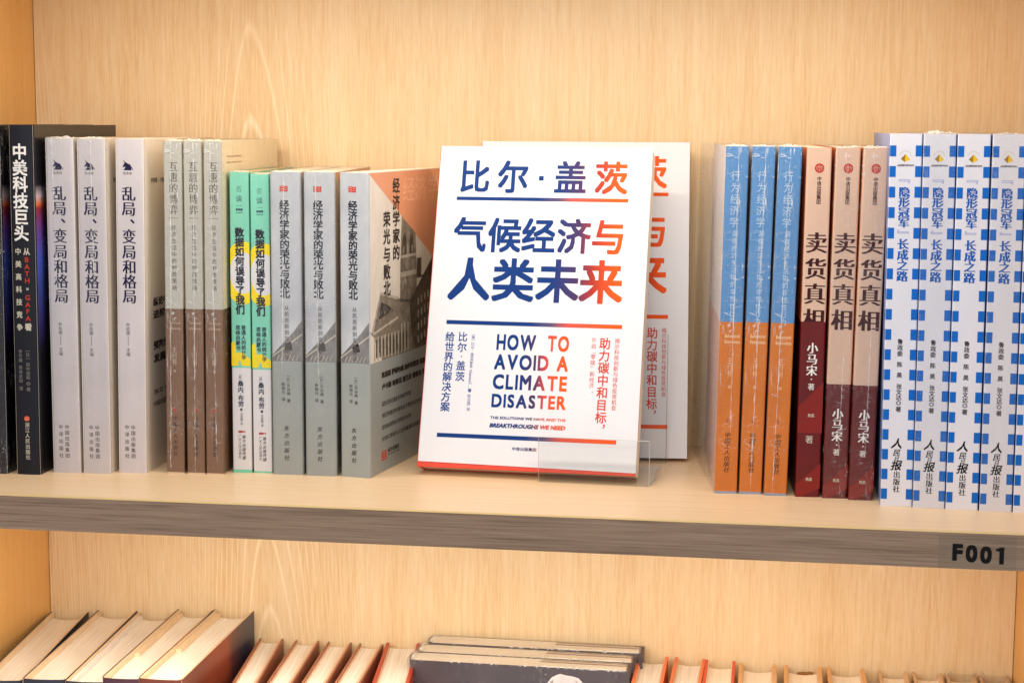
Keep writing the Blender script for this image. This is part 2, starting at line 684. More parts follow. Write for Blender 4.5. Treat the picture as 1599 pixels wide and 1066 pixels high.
# ------------------------------------------------------------------ the bookcase
case = thing('bookcase', 'light oak bookcase with grey-brown shelf edge marked F001', 'bookcase')
XL, XR, D, T = -550.8, 186.2, 242.5, 21.9
b = MB(); b.box(XL + 0.6, XR - 0.5, D, D + 9, -384, 470); b.build('back_panel', M['back'], case)
b = MB(); b.box(XL - 12, XR + 12, D + 9.2, D + 14, -384, 470); b.build('backing_board', M['gap'], case)
b = MB(); b.box(XL - 20, XL, 0, D + 4, -406, 470); b.build('side_panel', M['side'], case, bevel=0.4)
b = MB(); b.box(XR, XR + 20, 0, D + 4, -406, 470); b.build('side_panel', M['side'], case, bevel=0.4)


def shelf(z, name='shelf'):
    b = MB(); b.box(XL + 0.1, XR - 0.1, 2.2, D - 0.3, z - T, z)
    s = b.build(name, M['shelf'], case)
    e = MB(); e.box(XL + 0.1, XR - 0.1, 0.0, 2.0, z - T - 0.2, z - 0.7)
    e.build('edge_band', M['edge'], s)
    e = MB()
    e.add([(XL, 0.0, z - 0.72), (XR, 0.0, z - 0.72), (XR, 1.6, z + 0.06), (XL, 1.6, z + 0.06), (XL, 2.3, z - 0.72), (XR, 2.3, z - 0.72)],
          [(0, 1, 2, 3), (4, 3, 2, 5)])
    e.build('edge_strip', M['lip'], s)
    return s


def led_channel(z, parent):
    e = MB()
    e.box(XL + 4, XR - 4, 18, 19.2, z - 3.4, z - 0.05); e.box(XL + 4, XR - 4, 32.8, 34, z - 3.4, z - 0.05); e.box(XL + 4, XR - 4, 19.3, 32.7, z - 1.2, z - 0.06)
    e.build('led_channel', ink('white_metal_channel', (220, 220, 220), 0.4), parent)


led_channel(-T, shelf(0))
led_channel(372 - T, shelf(372))
shelf(-362)
lab = MB(); lab.box(104.8, 149.0, -0.18, -0.02, -22.0, -2.2)
fl = NT('label_film')
fl.bsdf.inputs['Base Color'].default_value = lin((150, 132, 112)); fl.bsdf.inputs['Roughness'].default_value = 0.35
fl.bsdf.inputs['Alpha'].default_value = 0.14
lab_o = lab.build('shelf_label', fl.m, case)
M['black'] = ink('black_ink', (9, 8, 9), 0.6)
pr = Print(lambda x, z, k=0: (x, -0.25 - 0.01 * k, z))
pr.row('F', 112.7, 118.6, -17.3, -7.2, 0.045, res=4)
pr.row('0', 120.3, 126.9, -17.9, -7.6, 0.03, res=4)
pr.row('0', 128.5, 135.1, -18.3, -8.1, 0.03, res=4)
pr.k = 8
pr.poly([(142.0, -18.4), (139.4, -18.4), (139.4, -11.2), (137.2, -10.3), (137.2, -12.1), (137.2, -10.2), (140.2, -8.3), (142.0, -8.3)][:3] + [(139.4, -10.9), (137.2, -10.4), (137.2, -9.6), (139.9, -8.4), (142.0, -8.3)])
pr.build('label_lettering', M['black'], lab_o)
# ------------------------------------------------------------------ upper shelf: books standing spine out


def ruler(h, foot, head):
    """height on a spine from a reading on a ruler laid beside it (foot and head = readings at its ends)"""
    return lambda y: h * (foot - y) / (foot - head)


def cosmic():
    k = NT('dark_cosmic_cover')
    sep = k.n('ShaderNodeSeparateXYZ'); k.l(k.coord(), sep.inputs[0])
    y = k.math('MULTIPLY', sep.outputs[1], 1000.0); z = k.math('MULTIPLY', sep.outputs[2], 1000.0)
    # swirl of light: bands that bend with height
    w = k.noise(k.mapping((30, 60, 120), (0, 0, 0)), 1, 3, 0.6, 1.2)
    lines = k.noise(k.mapping((60, 90, 700)), 1, 3, 0.6, 0.8)
    hz = k.ramp(k.math('MULTIPLY', z, 1 / 232.0), [(0.0, lin((10, 10, 14))), (0.36, lin((16, 14, 26))), (0.46, lin((54, 48, 120))),
                (0.62, lin((70, 92, 190))), (0.70, lin((110, 70, 160))), (0.765, lin((150, 50, 60))), (0.775, lin((226, 110, 50))),
                (0.80, lin((200, 180, 190))), (0.83, lin((22, 22, 30))), (1.0, lin((24, 22, 24)))])
    my = k.ramp(k.math('MULTIPLY', k.math('ADD', y, k.math('MULTIPLY', w, 9.0)), 1 / 40.0),
                [(0.08, G0), (0.20, G1), (0.36, (0.75, 0.75, 0.75, 1)), (0.55, (0.12, 0.12, 0.12, 1)), (0.8, (0.04, 0.04, 0.04, 1))])
    f = k.math('MULTIPLY', my, k.math('ADD', k.math('MULTIPLY', lines, 1.4), 0.4), True)
    k.l(k.mix(f, lin((20, 19, 24)), hz), k.bsdf.inputs['Base Color'])
    k.bsdf.inputs['Roughness'].default_value = 0.32
    return k.m


def spine_book(name, label, group, w, d, h, r, mats, levels, bulge=0.0, pg='pages', drop=0.25):
    t = thing(name, label, 'book', group)
    cover_mesh(w, d, r, 0.4, levels, bulge).build('cover', mats, t)
    page_block(w, d, h, 0.4, M[pg], t, drop)
    return t


# --- black book ---------------------------------------------------
H, W_ = 231.6, 17.0
M['blk'] = paper('black_cover', (12, 12, 24), 0.42, 0.03, 0.3)
M['cosmic'] = cosmic()
M['white_ink'] = ink('white_ink', (232, 228, 222))
M['bone_ink'] = ink('bone_ink', (196, 190, 172))
M['dim_ink'] = ink('dim_grey_ink', (128, 124, 116))
M['red_ink'] = ink('red_ink', (190, 58, 44))
g = 'black technology books'
black = spine_book('black_paperback', 'black book with bold white spine title, beside the leftmost pale lilac book', g, W_, 150, H, 2.0,
                   [M['blk'], M['cosmic']], [0, (0, 0, 1), H], 0.35)
z = ruler(H, 741, 195)
PC = P_curved(W_, 2.0, 0.35)
p = Print(PC); p.col('中美科技巨头', 7.6, z(236), 10.65, 9.4, 9.7, 0.016); p.build('title', M['white_ink'], black)
p = Print(PC)
for i, c in enumerate('中美高科技竞争'):
    p.ch(c, 5.0, z(389.5 + 19.7 * i), 4.0, 4.2, 0.02)
p.ch('从', 10.9, z(389.5), 4.2, 4.4, 0.02); p.ch('看', 10.9, z(507), 4.4, 4.6, 0.03); p.ch('×', 10.9, z(447.5), 2.4, 2.4, 0.03)
p.build('subtitle', M['bone_ink'], black)
p = Print(PC)
for c, y in zip('BATHGAFA', (402, 413, 424, 434.5, 461, 472, 482.5, 493.5)):
    p.ch(c, 10.9, z(y), 3.1, 3.2, 0.02)
p.build('red_subtitle', M['red_ink'], black)
p = Print(PC)
p.col('李竺楠', 4.9, z(546), 2.9, 2.5); p.col('蒋奇武', 4.9, z(571), 3.0, 2.5); p.ch('◎', 4.9, z(592), 2.0); p.ch('译', 4.9, z(604), 2.6)
p.col('［日］', 10.0, z(543), 3.3, 2.6); p.col('田中道昭', 10.0, z(566), 2.9, 2.5); p.ch('◎', 10.0, z(596), 2.0); p.ch('著', 10.0, z(605), 2.6)
p.build('author_names', M['dim_ink'], black)
p = Print(PC); p.disc(8.4, z(651.5), 1.95, 1.75); p.k = 1
e = p.build('emblem', ink('orange_red', (205, 84, 58)), black)
p = Print(PC); p.k = 2
for i in range(3):
    p.poly([(6.9, z(652.6) + i * 0.8 - .8), (9.9, z(651.2) + i * .8 - .8), (9.9, z(650.8) + i * .8 - .8), (6.9, z(652.1) + i * .8 - .8)])
p.build('emblem_stripes', ink('pale_orange', (235, 160, 130)), black)
p = Print(PC); p.col('浙江人民出版社', 8.6, z(661.5), 3.65, 3.0, 3.1, 0.008); p.build('publisher_name', M['bone_ink'], black)
place(black, -491.6, 61, 0, 0.8, 0.4)
b2 = dup(black, 'black book cut off by the left picture edge, beside the white-titled black book')
place(b2, -514.5, 60, 0, 0.8, 0.5)
wrap_film(W_, 150, H, M['film'], b2, seed=3)

# --- pale lilac books (three) -------------------------------------
H, W_ = 223.0, 19.6
M['lilac'] = paper('lilac_grey_cover', (198, 189, 190), 0.42, 0.04)
M['lilac_side'] = paper('warm_lit_cover_side', (232, 220, 204), 0.5, 0.03)  # warm reflected light put into the colour of the pale side
M['indigo_ink'] = ink('indigo_ink', (30, 22, 58))
M['grey_ink'] = ink('grey_ink', (92, 86, 88))
M['dark_ink'] = ink('dark_brown_ink', (52, 44, 44))
g = 'pale lilac books on changing times'
lil = spine_book('lilac_paperback', 'pale lilac book standing next to the black book, its spine creased by shrink wrap', g, W_, 152, H, 2.3,
                 [M['lilac'], M['lilac_side']], [0, (0, 1, 1), H], 0.3)
z = ruler(H, 738, 216)
PC = P_curved(W_, 2.3, 0.3)
SONG = (-0.034, -0.017, 0.0, 0.017, 0.034)
p = Print(PC)
for c, y in zip('乱局变局和格局', (300.5, 323.5, 366, 390, 413.5, 436, 459)):
    p.ch(c, 9.3, z(y), 8.8, 9.1, -0.006, SONG)
p.ch('、', 12.2, z(342), 8.0, 8.0, 0.01)
p.build('title', M['indigo_ink'], lil)
p = Print(PC)
p.poly([(5.8, z(264)), (11.4, z(264)), (11.2, z(260)), (10.2, z(256)), (8.8, z(253.5)), (7.6, z(252)), (5.6, z(248)), (6.8, z(252.5)), (6.2, z(255.5)), (5.3, z(258)), (6.0, z(259.3)), (7.4, z(258.4)), (7.0, z(261))])
for i in range(4):
    a = 9.4 + i * 0.6
    p.poly([(a, z(254 + i * 2)), (a + 1.4, z(255 + i * 2.3)), (a + 1.1, z(257 + i * 2.2))], k=1)
p.build('horse_emblem', M['indigo_ink'], lil)
p = Print(PC)
for i, c in enumerate('独角兽'):
    p.ch(c, 6.6 + 2.1 * i, z(268.6), 1.7)
p.build('imprint_name', M['grey_ink'], lil)
p = Print(PC); p.col('乔依德', 7.9, z(503.5), 2.75, 2.6); p.rect(7.75, 8.05, z(536), z(521)); p.col('主编', 7.9, z(542.5), 2.9, 2.6)
p.build('author_names', M['grey_ink'], lil)
p = Print(PC); p.col('中译出版社', 6.4, z(665), 4.85, 2.9, 2.9, 0.004); p.col('中国出版集团', 10.7, z(665), 3.88, 2.9, 2.9, 0.004)
p.build('publisher_name', M['dark_ink'], lil)
pr_ = P_right(W_)
p = Print(pr_)
p.row('乔依德 — 主编', 14, 40, z(284), z(276), 0.0)
for s, y in (('纵论中国经济', 471), ('进阶新格局', 491), ('预判世界变局', 540), ('发展新机遇', 561)):
    p.row(s, 16, 76, z(y + 7), z(y - 7), 0.02)
p.row('独立·专业', 16, 56, z(618), z(610), 0.0); p.row('中国出版集团 中译', 15, 70, z(638), z(629), 0.0)
p.build('front_cover_lettering', M['dark_ink'], lil)
lilB = dup(lil, 'middle one of the three pale lilac books, white-streaked shrink wrap over its head')
lilC = dup(lil, 'unwrapped pale lilac book with a clean spine, nearest the wrapped grey and brown books')
place(lil, -470.2, 71, 0, 1.0, 0.15)
place(lilB, -449.4, 72, 0, 1.0, 0.3)
place(lilC, -426.6, 77.5, 0, 0.8, 0.7)
wrap_film(W_, 152, H, M['film_soft'], lil, seed=5, crumple=2.0, seam=(5.0, 6.5, H - 1, 120))
wrap_film(W_, 152, H, M['film_soft'], lilB, seed=6, crumple=1.8, seam=(10.0, 10.6, H - 1, 130))

# --- grey over brown books (three) --------------------------------
H, W_ = 221.8, 12.3
M['putty'] = paper('putty_grey_cover', (184, 180, 168), 0.4, 0.04)
M['brown'] = paper('brown_cover', (124, 90, 66), 0.4, 0.05)
M['cream'] = paper('cream_cover', (250, 236, 204), 0.5, 0.03)
M['putty_ink'] = ink('soft_brown_ink', (96, 84, 76))
M['pale_ink'] = ink('pale_brown_ink', (196, 172, 150))
M['tan_edge'] = ink('tan_edge', (216, 186, 152))
g = 'grey and brown books in shrink wrap'
hu = spine_book('two_tone_paperback', 'grey over brown book touching the unwrapped lilac book', g, W_, 148, H, 1.0,
                [M['brown'], M['putty'], M['cream'], M['tan_edge']], [0, (3, 3, 3), 1.0, (0, 0, 0), 111.3, (1, 2, 2), H])
z = ruler(H, 740, 220)
p = Print(); p.col('互惠的博弈', 6.6, z(259.5), 7.05, 5.6, 6.2, -0.010, (-0.026, 0.0, 0.026)); p.rect(3.4, 9.6, z(338.6), z(338.0)); p.build('title', M['putty_ink'], hu)
p = Print(); p.col('经济生活中的制胜策略', 6.7, z(353), 4.42, 3.0, 3.3, 0.003); p.build('subtitle', M['putty_ink'], hu)
p = Print(); p.row('The Principle', 2.6, 10.6, z(504), z(499.5)); p.row('of Reciprocity', 2.6, 10.6, z(512.5), z(508.0))
p.col('王付有', 6.2, z(544), 4.0, 3.2, 3.8, -0.005); p.ch('著', 6.2, z(577), 1.9); p.build('author_names', M['pale_ink'], hu)
p = Print(); p.disc(6.2, z(638), 0.9, 1.5, 9); p.build('emblem', M['red_ink'], hu)
p = Print(); p.col('中国工人出版社', 6.3, z(652), 3.95, 3.1, 3.0, 0.004, (0,), 0.2); p.build('publisher_name', ink('dark_umber_ink', (46, 34, 26)), hu)
p = Print(P_right(W_)); p.row('The Principle of Reciprocity', 12, 48, z(246), z(242)); p.row('Making Cooperation Common', 12, 48, z(255), z(251.5))
p.build('front_cover_lettering', ink('tan_ink', (170, 128, 84)), hu)
huB = dup(hu, 'middle grey over brown book, with a white film tear at its foot')
huC = dup(hu, 'grey over brown book beside the mint green books, its cream cover side showing above them')
place(hu, -394.0, 81, 0, 2.0, 0.55)
place(huB, -379.8, 81.5, 0, 2.2, 0.3)
place(huC, -366.6, 81.5, 0, 2.0, 0.45)
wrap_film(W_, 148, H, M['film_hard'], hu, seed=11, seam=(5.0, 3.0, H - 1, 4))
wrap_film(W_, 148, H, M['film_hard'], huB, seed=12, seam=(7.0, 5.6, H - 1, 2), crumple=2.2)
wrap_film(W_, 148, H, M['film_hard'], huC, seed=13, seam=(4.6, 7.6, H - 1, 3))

# --- mint green books (two) ---------------------------------------
H, W_ = 201.5, 12.9
M['mint'] = paper('mint_cover', (126, 206, 178), 0.4, 0.04)
M['mint_white'] = paper('white_cover_foot', (222, 218, 220), 0.42, 0.02)
M['mint_strip'] = paper('mint_foot', (120, 204, 170), 0.42, 0.02)
M['yellow'] = ink('yellow_print', (244, 216, 20), 0.4)
M['navy_ink'] = ink('dark_navy_ink', (26, 38, 62))
g = 'mint green books with yellow ring'
mi = spine_book('mint_paperback', 'left one of the two mint green books with a yellow ring', g, W_, 132, H, 0.9,
                [M['mint'], M['mint_white'], M['mint_strip']], [0, (2, 2, 2), 2.3, (1, 1, 1), 71.3, (0, 0, 0), H], pg='pages_warm')
z = ruler(H, 738, 269)
p = Print(); p.k = 0
c0, r1, r2_ = (8.6, z(424)), 21.3, 14.0
for rr_, name_, mt, kk in ((r1, 'yellow_ring', 'yellow', 0), (r2_, 'ring_centre', 'mint_white', 1)):
    q = Print()
    pts = []
    for i in range(33):
        zv = c0[1] - rr_ + 2 * rr_ * i / 32
        hx = math.sqrt(max(0, rr_ ** 2 - (zv - c0[1]) ** 2)) * 0.62
        pts.append((max(0.05, c0[0] - hx), min(W_ - 0.05, c0[0] + hx), zv))
    for a_, b_ in zip(pts, pts[1:]):
        q.poly([(a_[0], a_[2]), (a_[1], a_[2]), (b_[1], b_[2]), (b_[0], b_[2])], k=kk)
    q.build(name_, M[mt], mi)
q = Print()
q.poly([(0.05, z(569)), (3.6, z(569)), (3.0, z(540)), (2.2, z(530)), (0.05, z(533))])
q.poly([(3.6, z(569)), (7.0, z(556)), (9.6, z(569))][0:3] if False else [(3.2, z(548)), (3.6, z(569)), (4.2, z(569)), (5.6, z(559)), (7.0, z(569)), (W_ - .05, z(569)), (W_ - .05, z(558)), (7.5, z(548))])
q.build('yellow_wedge', M['yellow'], mi)
q = Print(); q.k = 3
q.col('数据如何误导了我们', 6.4, z(361.5), 6.43, 5.6, 5.7, 0.03)
q.build('title', ink('black_navy_ink', (28, 30, 44)), mi)
q = Print(); q.k = 3
q.ch('否', 6.4, z(295), 3.6, 4.0, -0.02); q.ch('谈', 6.4, z(309.5), 4.2, 4.2, -0.01)
q.rect(4.6, 8.6, z(320.4), z(320)); q.row('新思想', 4.2, 8.8, z(328), z(324.5), 0.02); q.rect(4.2, 8.8, z(331.3), z(330.6))
q.col('普通人的统计学', 8.4, z(509), 3.35, 2.9, 3.0, 0.02); q.col('思维启蒙书', 4.6, z(509), 3.45, 2.9, 3.0, 0.02)
q.col('［荷］', 5.6, z(582), 2.2, 1.9); q.ch('桑', 6.0, z(597), 3.6, 3.7, 0.02); q.ch('内', 6.0, z(606.5), 3.6, 3.7, 0.02); q.disc(6.0, z(613), .3, .3, 8)
q.ch('布', 6.1, z(619.5), 3.6, 3.7, 0.02); q.ch('劳', 6.1, z(629), 3.6, 3.7, 0.02); q.ch('著', 6.2, z(638), 1.8, 1.8, 0.02)
q.col('马亚丽', 6.3, z(645), 1.9, 1.8); q.ch('译', 6.3, z(660), 1.8)
q.build('subtitle_and_author', M['navy_ink'], mi)
q = Print(); q.k = 2
q.poly([(4.0, z(674.5)), (4.0, z(671)), (6.4, z(671)), (7.4, z(671.6)), (8.8, z(671.6)), (8.8, z(674.5)), (7.8, z(673)), (6.4, z(674.5))])
q.build('emblem', ink('brick_ink', (176, 64, 60)), mi)
q = Print(); q.k = 2
q.col('广东人民出版社', 5.0, z(680), 2.35, 2.0, 2.1, 0.0, (0,), 0.2); q.col('南方出版传媒', 7.8, z(681), 2.85, 2.3, 2.4, 0.01, (0,), 0.2)
q.build('publisher_name', M['dark_ink'], mi)
miB = dup(mi, 'right one of the two mint green books, against the grey economists books')
place(mi, -351.0, 91, 0, 2.8, 0.1)
place(miB, -337.3, 93, -1.2, 2.8, 0.0)
wrap_film(W_, 132, H, M['film_soft'], mi, seed=21, crumple=1.2)
wrap_film(W_, 132, H, M['film_soft'], miB, seed=22, crumple=1.2)

# --- grey books on economists (three) -----------------------------
H, W_ = 202.0, 20.8


def cloudy():
    k = NT('cloudy_grey_cover')
    v = k.noise(k.mapping((25, 25, 14)), 1, 4, 0.55, 0.6)
    k.l(k.ramp(v, [(0.3, lin((160, 164, 170))), (0.52, lin((182, 184, 188))), (0.7, lin((204, 205, 206)))]), k.bsdf.inputs['Base Color'])
    k.bsdf.inputs['Roughness'].default_value = 0.38
    return k.m


def sepia(name, a, b_, c, sc=(60, 60, 60)):
    k = NT(name)
    v = k.noise(k.mapping(sc), 1, 5, 0.65, 0.8)
    k.l(k.ramp(v, [(0.3, lin(a)), (0.5, lin(b_)), (0.7, lin(c))]), k.bsdf.inputs['Base Color'])
    k.bsdf.inputs['Roughness'].default_value = 0.45
    return k.m


M['cloud'] = cloudy()
M['parch'] = sepia('parchment_sky', (204, 196, 182), (220, 212, 198), (232, 226, 214), (20, 20, 20))
M['stone_d'] = sepia('engraved_dark', (40, 36, 32), (66, 60, 54), (96, 88, 78), (160, 160, 160))
M['stone_m'] = sepia('engraved_mid', (92, 84, 72), (124, 114, 100), (154, 144, 128), (140, 140, 140))
M['stone_l'] = sepia('engraved_light', (150, 142, 126), (178, 170, 154), (202, 194, 178), (140, 140, 140))
M['salmon'] = paper('salmon_print', (226, 152, 112), 0.45, 0.03)
M['ghost'] = ink('ghost_lettering', (236, 176, 140))
M['obi_grey'] = paper('grey_paper_band', (152, 157, 154), 0.36, 0.03)
M['slate'] = sepia('slate_roof_print', (96, 94, 94), (122, 119, 118), (146, 142, 140), (120, 120, 60))
M['title_ink'] = ink('ink_blue_black', (40, 42, 52))
M['brown_ink'] = ink('ink_brown', (58, 46, 40))
g = 'grey books on economists'
ec = spine_book('grey_paperback', 'grey book with a paper band, touching the mint green books', g, W_, 142, H, 1.8,
                [M['cloud'], M['parch']], [0, (0, 1, 1), H], pg='pages')
z = ruler(H, 743, 268)
q = Print()
q.poly([(0.4, 76.5), (20.6, 76.5), (20.6, 104), (14.5, 96), (7.0, 88), (0.4, 81)])
q.build('roof_print', M['slate'], ec)
q = Print(); q.k = 1
q.poly([(0.4, 80.5), (10, 87.5), (20.6, 95.5), (20.6, 94.2), (10, 86.3), (0.4, 79.4)])
for i in range(6):
    q.poly([(3 + i * 2.6, 77), (3.5 + i * 2.6, 77), (5.4 + i * 2.6, 81), (4.9 + i * 2.6, 81)])
q.build('roof_ridge_print', M['stone_l'], ec)
q = Print(); q.k = 1; q.poly([(8.5, 86.8), (12.6, 90.2), (13.4, 88.6), (14.2, 84.2), (9.4, 83.4)]); q.build('dormer_print', M['stone_d'], ec)
q = Print(); q.rect(6.6, 11.9, z(298.3), z(289.5)); q.build('emblem', ink('crimson_ink', (178, 44, 58)), ec)
q = Print(); q.k = 1
for i in range(3):
    q.rect(7.2, 9.2, z(297 - i * 2.7), z(296.2 - i * 2.7)); q.rect(9.6, 11.4, z(296 - i * 2.7), z(295.3 - i * 2.7))
q.build('emblem_lines', M['ghost'], ec)
q = Print(); q.k = 2; q.col('经济学家的荣光与败北', 9.5, z(319), 6.5, 6.0, 6.1, 0.012)
q.build('title', M['title_ink'], ec)
q = Print(); q.k = 3; q.col('从凯恩斯到克鲁格曼', 10.4, z(479), 4.1, 3.0, 3.2, 0.0); q.build('subtitle', M['grey_ink'], ec)
# paper band
cb = cover_mesh(W_ + 0.3, 120, 1.9, 0.12, [0.25, (0, 0, 0), 76.2], 0)
for i, (x, y, zz_) in enumerate(cb.v):
    cb.v[i] = (x - 0.15, y - 0.15, zz_)
band = cb.build('paper_band', M['obi_grey'], ec)


def B_right(u, z, k=0):
    return (W_ + 0.2 + 0.02 * k, u, z)


def B_spine(x, z, k=0):
    return (x, -0.24 - 0.02 * k, z)


q = Print(B_spine)
q.col('［日］', 11.0, z(584), 2.9, 2.3); q.col('东谷暁', 11.2, z(601), 2.7, 2.3); q.ch('著', 11.2, z(625), 2.4)
q.col('新榕元', 7.6, z(599), 2.7, 2.3); q.ch('译', 7.6, z(623), 2.4)
q.build('author_names', M['dark_ink'], band)
q = Print(B_spine); q.col('东方出版社', 9.6, z(669), 5.0, 3.2, 3.2, 0.01, (0,), 0.22); q.build('publisher_name', M['dark_ink'], band)
q = Print(B_right)
for s, u0, u1, v0, v1, bo in (('凯恩斯 萨缪尔森 加尔布雷思 弗里德曼', 21, 116, 64.0, 68.2, .03), ('卢卡斯 哈耶克 波兰尼 德鲁克 贝克尔', 21, 116, 56.0, 60.2, .03),
                              ('这些活跃在最前沿的经济学家', 21, 76, 44.8, 48.2, 0), ('他们所倡导的理论在不断变化的时代中', 21, 104, 36.8, 40.2, 0),
                              ('这些极具影响力的学说与论争', 21, 76, 28.9, 32.2, 0), ('对他们思想与人生的最真实的描写', 21, 96, 21.0, 24.3, 0)):
    q.row(s, u0, u1, v0, v1, bo)
q.row('东方出版社', 32, 53, 11.6, 14.6, .02); q.row('The Oriental Press', 32, 53, 9.6, 10.8, 0)
q.build('band_lettering', M['brown_ink'], band)
q = Print(B_right); q.rect(20.5, 29.5, 7.8, 14.2)
q.build('band_emblem', ink('vermilion_ink', (204, 62, 48)), band)
q = Print(B_right); q.k = 1
for i in range(3):
    q.rect(22, 28, 8.9 + 1.9 * i, 9.5 + 1.9 * i)
q.build('emblem_lines', M['obi_grey'], band)
# cover picture of the third book (others are hidden between their neighbours)
pr_ = P_right(W_)
ecC = dup(ec, 'grey book whose engraved city cover faces the white display book, unwrapped head')
q = Print(pr_); q.poly([(0.2, 201.6), (138, 201.6), (138, 128), (118.6, 140.6), (59, 171.5)][:1] + [(141, 201.6), (141, 121), (118.6, 140.6)]); q.build('salmon_triangle', M['salmon'], ecC)
q = Print(pr_)
q.poly([(56.5, 138), (59.5, 171), (66, 167.6), (86, 158.0), (89, 131), (88, 110), (56, 112)])
q.poly([(22, 76), (5, 96.5), (19.4, 121.6), (52.2, 115.2), (74, 112), (104, 100), (104, 76)], k=0)
q.build('tower_print', M['stone_m'], ecC)
q = Print(pr_); q.k = 1
q.poly([(-0.0, 97.5), (4, 97), (19.4, 122.6), (52.4, 116.2), (52.4, 114.2), (20, 120.4), (6, 94)])
q.poly([(4, 96), (52, 103), (52, 101.4), (4, 94.4)])
q.rect(57, 88.6, 129, 132.5); q.rect(57.5, 87, 142, 144)
for i in range(11):
    q.rect(8 + i * 6.2, 10 + i * 6.2, 77, 93 + (0 if i < 8 else 4))
q.build('cornice_print', M['stone_l'], ecC)
q = Print(pr_); q.k = 2
q.poly([(74, 111), (121, 139.3), (141, 141), (141, 76.5), (86, 76.5), (78, 88)])
q.poly([(88.7, 126), (89, 140.2), (97.5, 140), (97.5, 126)])
q.poly([(88, 126), (122, 126), (132, 141), (104, 128)])
for cx in (64.5, 78):
    q.poly([(cx - 3.6, 144.5), (cx + 3.6, 144.5), (cx + 3.6, 154), (cx + 2, 157.6), (cx, 158.6), (cx - 2, 157.6), (cx - 3.6, 154)])
for i in range(10):
    q.rect(11.4 + i * 6.2, 13.6 + i * 6.2, 79, 91)
q.poly([(16, 104), (21, 115.5), (33, 112.5), (44, 108)])
q.build('shadow_print', M['stone_d'], ecC)
q = Print(pr_); q.k = 3
for i in range(7):
    for j in range(4):
        q.rect(90 + i * 6.6, 92.4 + i * 6.6, 80 + j * 9 + i * 1.2, 85 + j * 9 + i * 1.2)
for cx in (62.5, 78.5):
    q.rect(cx, cx + 1.4, 145, 150)
q.rect(70.6, 71.4, 140, 166)
for i in range(9):
    q.poly([(17 + i * 3.1, 106.5 + (i % 3)), (18.3 + i * 3.1, 107.6 + (i % 3)), (18.0 + i * 3.1, 109 + (i % 2))])
q.build('window_print', M['stone_l'], ecC)['kind'] = 'stuff'
q = Print(pr_); q.k = 5
for c, zz_ in zip('经济学家的', (192, 180.5, 169.5, 158, 146.6)):
    q.ch(c, 48.8, zz_, 12.0, 9.6, 0.015)
for c, zz_ in zip('荣光与败北', (170, 158.5, 146.5, 134.8, 123.5)):
    q.ch(c, 31.4, zz_, 11.6, 9.8, 0.015)
q.build('cover_title', M['brown_ink'], ecC)
q = Print(pr_); q.k = 1
for c, u in zip('经济学', (73, 97, 122)):
    q.ch(c, u, 188.5, 22, 16.5, -0.012)
q.build('ghost_title', M['ghost'], ecC)
ecB = dup(ec, 'grey book in the middle of the three banded grey books, white-streaked film over its title')
# orange corners show on the covers of the other two as well
for o in (ec, ecB):
    q = Print(pr_); q.poly([(2, 201.6), (140, 201.6), (140, 122)]); q.build('salmon_triangle', M['salmon'], o)
place(ec, -322.8, 90, 0, 3.3, 0.0)
place(ecB, -299.9, 89.6, 0, 3.8, 0.0)
place(ecC, -276.3, 91.2, 0, -9.0, 0.0)
wrap_film(W_, 142, H, M['film_soft'], ec, seed=31, crumple=1.0, seam=(9.5, 7.0, H - 2, 70))
wrap_film(W_, 142, H, M['film_soft'], ecB, seed=32, crumple=1.0, seam=(8.0, 9.0, H - 2, 60))

# --- blue over orange books (three) -------------------------------
H, W_ = 220.8, 14.3
M['blue'] = paper('sky_blue_cover', (84, 138, 192), 0.38, 0.04)
M['orange'] = paper('orange_cover', (208, 112, 10), 0.38, 0.05)
M['blue_foot'] = ink('blue_grey_foot', (140, 160, 190), 0.45)
M['pale_side'] = paper('pale_cover_side', (226, 224, 228), 0.4, 0.03)
M['rose_side'] = paper('rose_cover_side', (224, 184, 172), 0.4, 0.03)
M['sky_ink'] = ink('pale_sky_ink', (190, 212, 232))
M['peach_ink'] = ink('peach_ink', (244, 196, 150))
g = 'blue and orange books in shrink wrap'
bl = spine_book('blue_orange_paperback', 'leftmost blue over orange book, pale cover side showing through loose film', g, W_, 146, H, 1.0,
                [M['orange'], M['blue'], M['pale_side'], M['rose_side'], M['blue_foot']],
                [0, (4, 3, 3), 1.3, (0, 3, 3), 110.5, (1, 2, 2), H])
z = ruler(H, 771, 229)
q = Print(); q.col('行为经济学', 6.6, z(274.5), 7.2, 5.4, 6.0, -0.016, (0,)); q.build('title', M['sky_ink'], bl)
q = Print(); q.col('洞察经济生活中的非理性行为', 7.4, z(363), 4.58, 3.4, 3.9, 0.0); q.build('subtitle', M['sky_ink'], bl)
q = Print(); q.row('Behavioral', 3.2, 12.6, z(524.5), z(519), 0.01); q.row('Economics', 3.2, 12.8, z(533.5), z(528), 0.01)
q.col('王付有', 7.0, z(561), 4.0, 3.2, 3.8, -0.01); q.ch('著', 7.2, z(602), 1.9); q.build('author_names', M['peach_ink'], bl)
q = Print(); q.disc(6.8, z(655), 0.8, 1.5, 10); q.build('emblem', ink('rust_ink', (176, 90, 40)), bl)
q = Print(); q.col('中国工人出版社', 7.2, z(678), 3.75, 3.5, 3.3, 0.006, (0,), 0.22); q.build('publisher_name', M['black'], bl)
blB = dup(bl, 'blue over orange book in the middle, with a straight white film seam down its spine')
blC = dup(bl, 'blue over orange book leaning against the beige and dark red books, redder foot')
place(bl, -28.2, 81, 0, 4.6, 0.75, W_)
place(blB, -12.6, 82, 0, 3.4, 1.0, W_)
place(blC, 3.3, 80, 0, 3.4, 1.1, W_)
wrap_film(W_, 146, H, M['film_hard'], bl, seed=41, seam=(8.0, 8.8, H - 1, 40), side=9)
